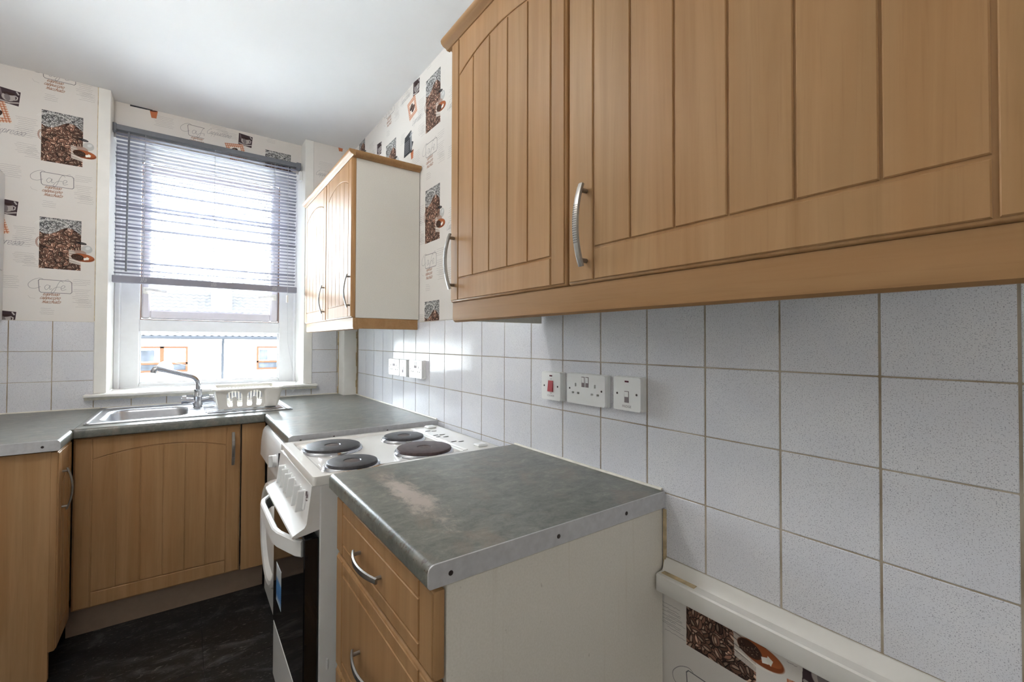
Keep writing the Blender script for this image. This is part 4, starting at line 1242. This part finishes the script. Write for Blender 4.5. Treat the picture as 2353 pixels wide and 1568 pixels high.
# ------------------------------------------------------------------ boiler
bo = empty('boiler', (-1.77, 2.925, 1.352))
tag(bo, 'white wall-hung boiler in the left corner beside the window', 'boiler')
o2 = rrect(-.134, .142, -.155, .158, .045, 6)
o2 = [((-.130 if a < 0 else .142) if b > .113 else a, b if b < .113 else .158 if (b > .15 or abs(a) < .1) else b) for a, b in o2]
o2 = [(-.134, .158)] + [p for p in rrect(-.134, .142, -.155, .158, .045, 6) if p[1] < .0] + [(.142, .150), (.137, .158)]
mb = MB(); mb.loft([lp(inset(o2, .004), 0), lp(o2, .004), lp(o2, .232), lp(inset(o2, .003), .2345)], True, True); mb.build('lower_flap', M['boiler'], bo)
mb = MB(); mb.loft([lp(inset(o2, .003), .2355), lp(o2, .238), lp(o2, .690), lp(inset(o2, .012), .708), lp(inset(o2, .034), .722)]); mb.build('casing', M['boiler'], bo)

# ------------------------------------------------------------------ sockets and switches on the right wall; local x = -world y
def slab(parent, w, h, depth, holes, name='face_plate'):
    mb = MB()
    mb.loft([[(a, 0.0, b) for a, b in rrect(-w / 2, w / 2, -h / 2, h / 2, .004, 3)], [(a, -depth * .55, b) for a, b in rrect(-w / 2, w / 2, -h / 2, h / 2, .004, 3)]])
    o = rrect(-w / 2 + .0012, w / 2 - .0012, -h / 2 + .0012, h / 2 - .0012, .005, 3)
    mb.plate(o, holes, -depth * .55, -depth, 'y')
    if holes: mb.box(-w / 2 + .003, w / 2 - .003, -depth * .55 + .0005, -depth * .55 - .0004, -h / 2 + .003, h / 2 - .003, 0, 1)
    return mb.build(name, [M['white_plastic'], M['dark']], parent)
def rh(cx, cz, w, h): return [(cx - w / 2, cz - h / 2), (cx + w / 2, cz - h / 2), (cx + w / 2, cz + h / 2), (cx - w / 2, cz + h / 2)]
DP = .022
def screw_caps(p, xs, z, depth):
    for x in xs: MB().lathe([(.0003, -.0006), (.0028, -.0004), (.0030, .0010)], (x, -depth, z), 'y', 12).build('screw', M['screw'], p)
def rocker(p, cx, cz, w, h, m, depth, lean=.0022):
    mb = MB(); y = -depth
    mb.loft([[(cx - w / 2, y + .004, cz - h / 2), (cx + w / 2, y + .004, cz - h / 2), (cx + w / 2, y + .004, cz + h / 2), (cx - w / 2, y + .004, cz + h / 2)],
             [(cx - w / 2 + .0006, y - .001 - lean, cz - h / 2 + .0006), (cx + w / 2 - .0006, y - .001 - lean, cz - h / 2 + .0006), (cx + w / 2 - .0006, y - .0012, cz + h / 2 - .0006), (cx - w / 2 + .0006, y - .0012, cz + h / 2 - .0006)]])
    return mb.build('rocker', m, p)
def double_socket(y, z, label, group=None):
    r = tag(empty('double_socket', (0, y, z), -PI / 2), label, 'socket', group)
    holes = []
    for c in (-.0365, .0365):
        holes += [rh(c, .011, .0055, .0095), rh(c - .0105, -.0115, .0085, .0055), rh(c + .0105, -.0115, .0085, .0055)]
    slab(r, .146, .086, DP, holes)
    for c in (-.0075, .0075):
        MB().box(c - .0057, c + .0060, -DP - .0005, -DP + .002, .0065, .0350, .0003).build('rocker_recess', M['ink'], r)
        rocker(r, c, .0205, .0104, .0265, M['white_plastic'], DP, -.001)
    screw_caps(r, (-.060, .060), .0, DP)
    return r
def switch(y, z, label, kind, text=None, w=.086):
    r = tag(empty('wall_switch', (0, y, z), -PI / 2), label, 'switch')
    slab(r, w, .086, DP, [])
    MB().box(-.0062, .0062, -DP - .0008, -DP + .001, .029, .033, .0005).build('neon', M['neon'], r)
    if kind == 'red': rocker(r, 0, .0, .0225, .034, M['red'], DP, .004)
    else:
        MB().box(-.0070, .0066, -DP - .0006, -DP + .001, -.0217, .0070, .0003).build('rocker_recess', M['ink'], r)
        rocker(r, -.0005, -.0075, .0125, .027, M['white_plastic'], DP, -.001)
    screw_caps(r, (-.030, .030), 0.0 if kind != 'plain' else .002, DP)
    if text:
        for tx_, s_, zz in text: lettering(r, tx_, s_, 0, -DP - .0002, zz, M['ink'])
    return r
switch(1.0115, 1.127, 'cooker switch with a red rocker, marked COOKER, beside the double socket', 'red', [('COOKER', .0075, -.0315), ('OFF', .005, .0195), ('ON', .005, -.0235)])
double_socket(.870, 1.1285, 'white double socket between the red switch and the fridge switch')
switch(.727, 1.1305, 'single white switch marked FRIDGE, end of the row of three', 'white', [('FRIDGE', .0085, -.034)])
double_socket(2.264, 1.1245, 'white double socket nearest the window corner, above the far worktop')
switch(2.142, 1.1245, 'narrow white switch between two double sockets near the window corner', 'plain')
double_socket(1.990, 1.1265, 'white double socket above the end strip of the far worktop')

# ------------------------------------------------------------------ unseen fill globes added to light the room, above and behind the viewpoint
def fill_globe(x, y, watts, drop, label):
    cl = empty('added_fill_lamp', (x, y, CE)); tag(cl, label, 'lamp')
    MB().lathe([(.001, 0), (.05, 0), (.048, -.02), (.008, -.03), (.006, .08 - drop if drop > .12 else -.035), (.03, .075 - drop), (.03, .055 - drop), (.001, .054 - drop)], n=24).build('base', M['white_plastic'], cl)
    R = .10
    t = NT('fill_globe_emitter'); t.set((.8, .8, .8), .4)
    t.b.inputs['Emission Color'].default_value = (1, .985, .97, 1)
    t.b.inputs['Emission Strength'].default_value = watts / (4 * PI * PI * R * R)
    MB().lathe([(R * math.sin(PI * k / 16) + .0005, -.03 - drop - R * math.cos(PI * k / 16)) for k in range(17)], n=32).build('globe', t.mat, cl)
fill_globe(-1.38, 1.50, MID_FILL, .12, 'added fill globe, out of view under the middle of the kitchen ceiling')
fill_globe(-1.5, -1.35, REAR_FILL, 1.05, 'added fill globe, out of view at the back of the kitchen')
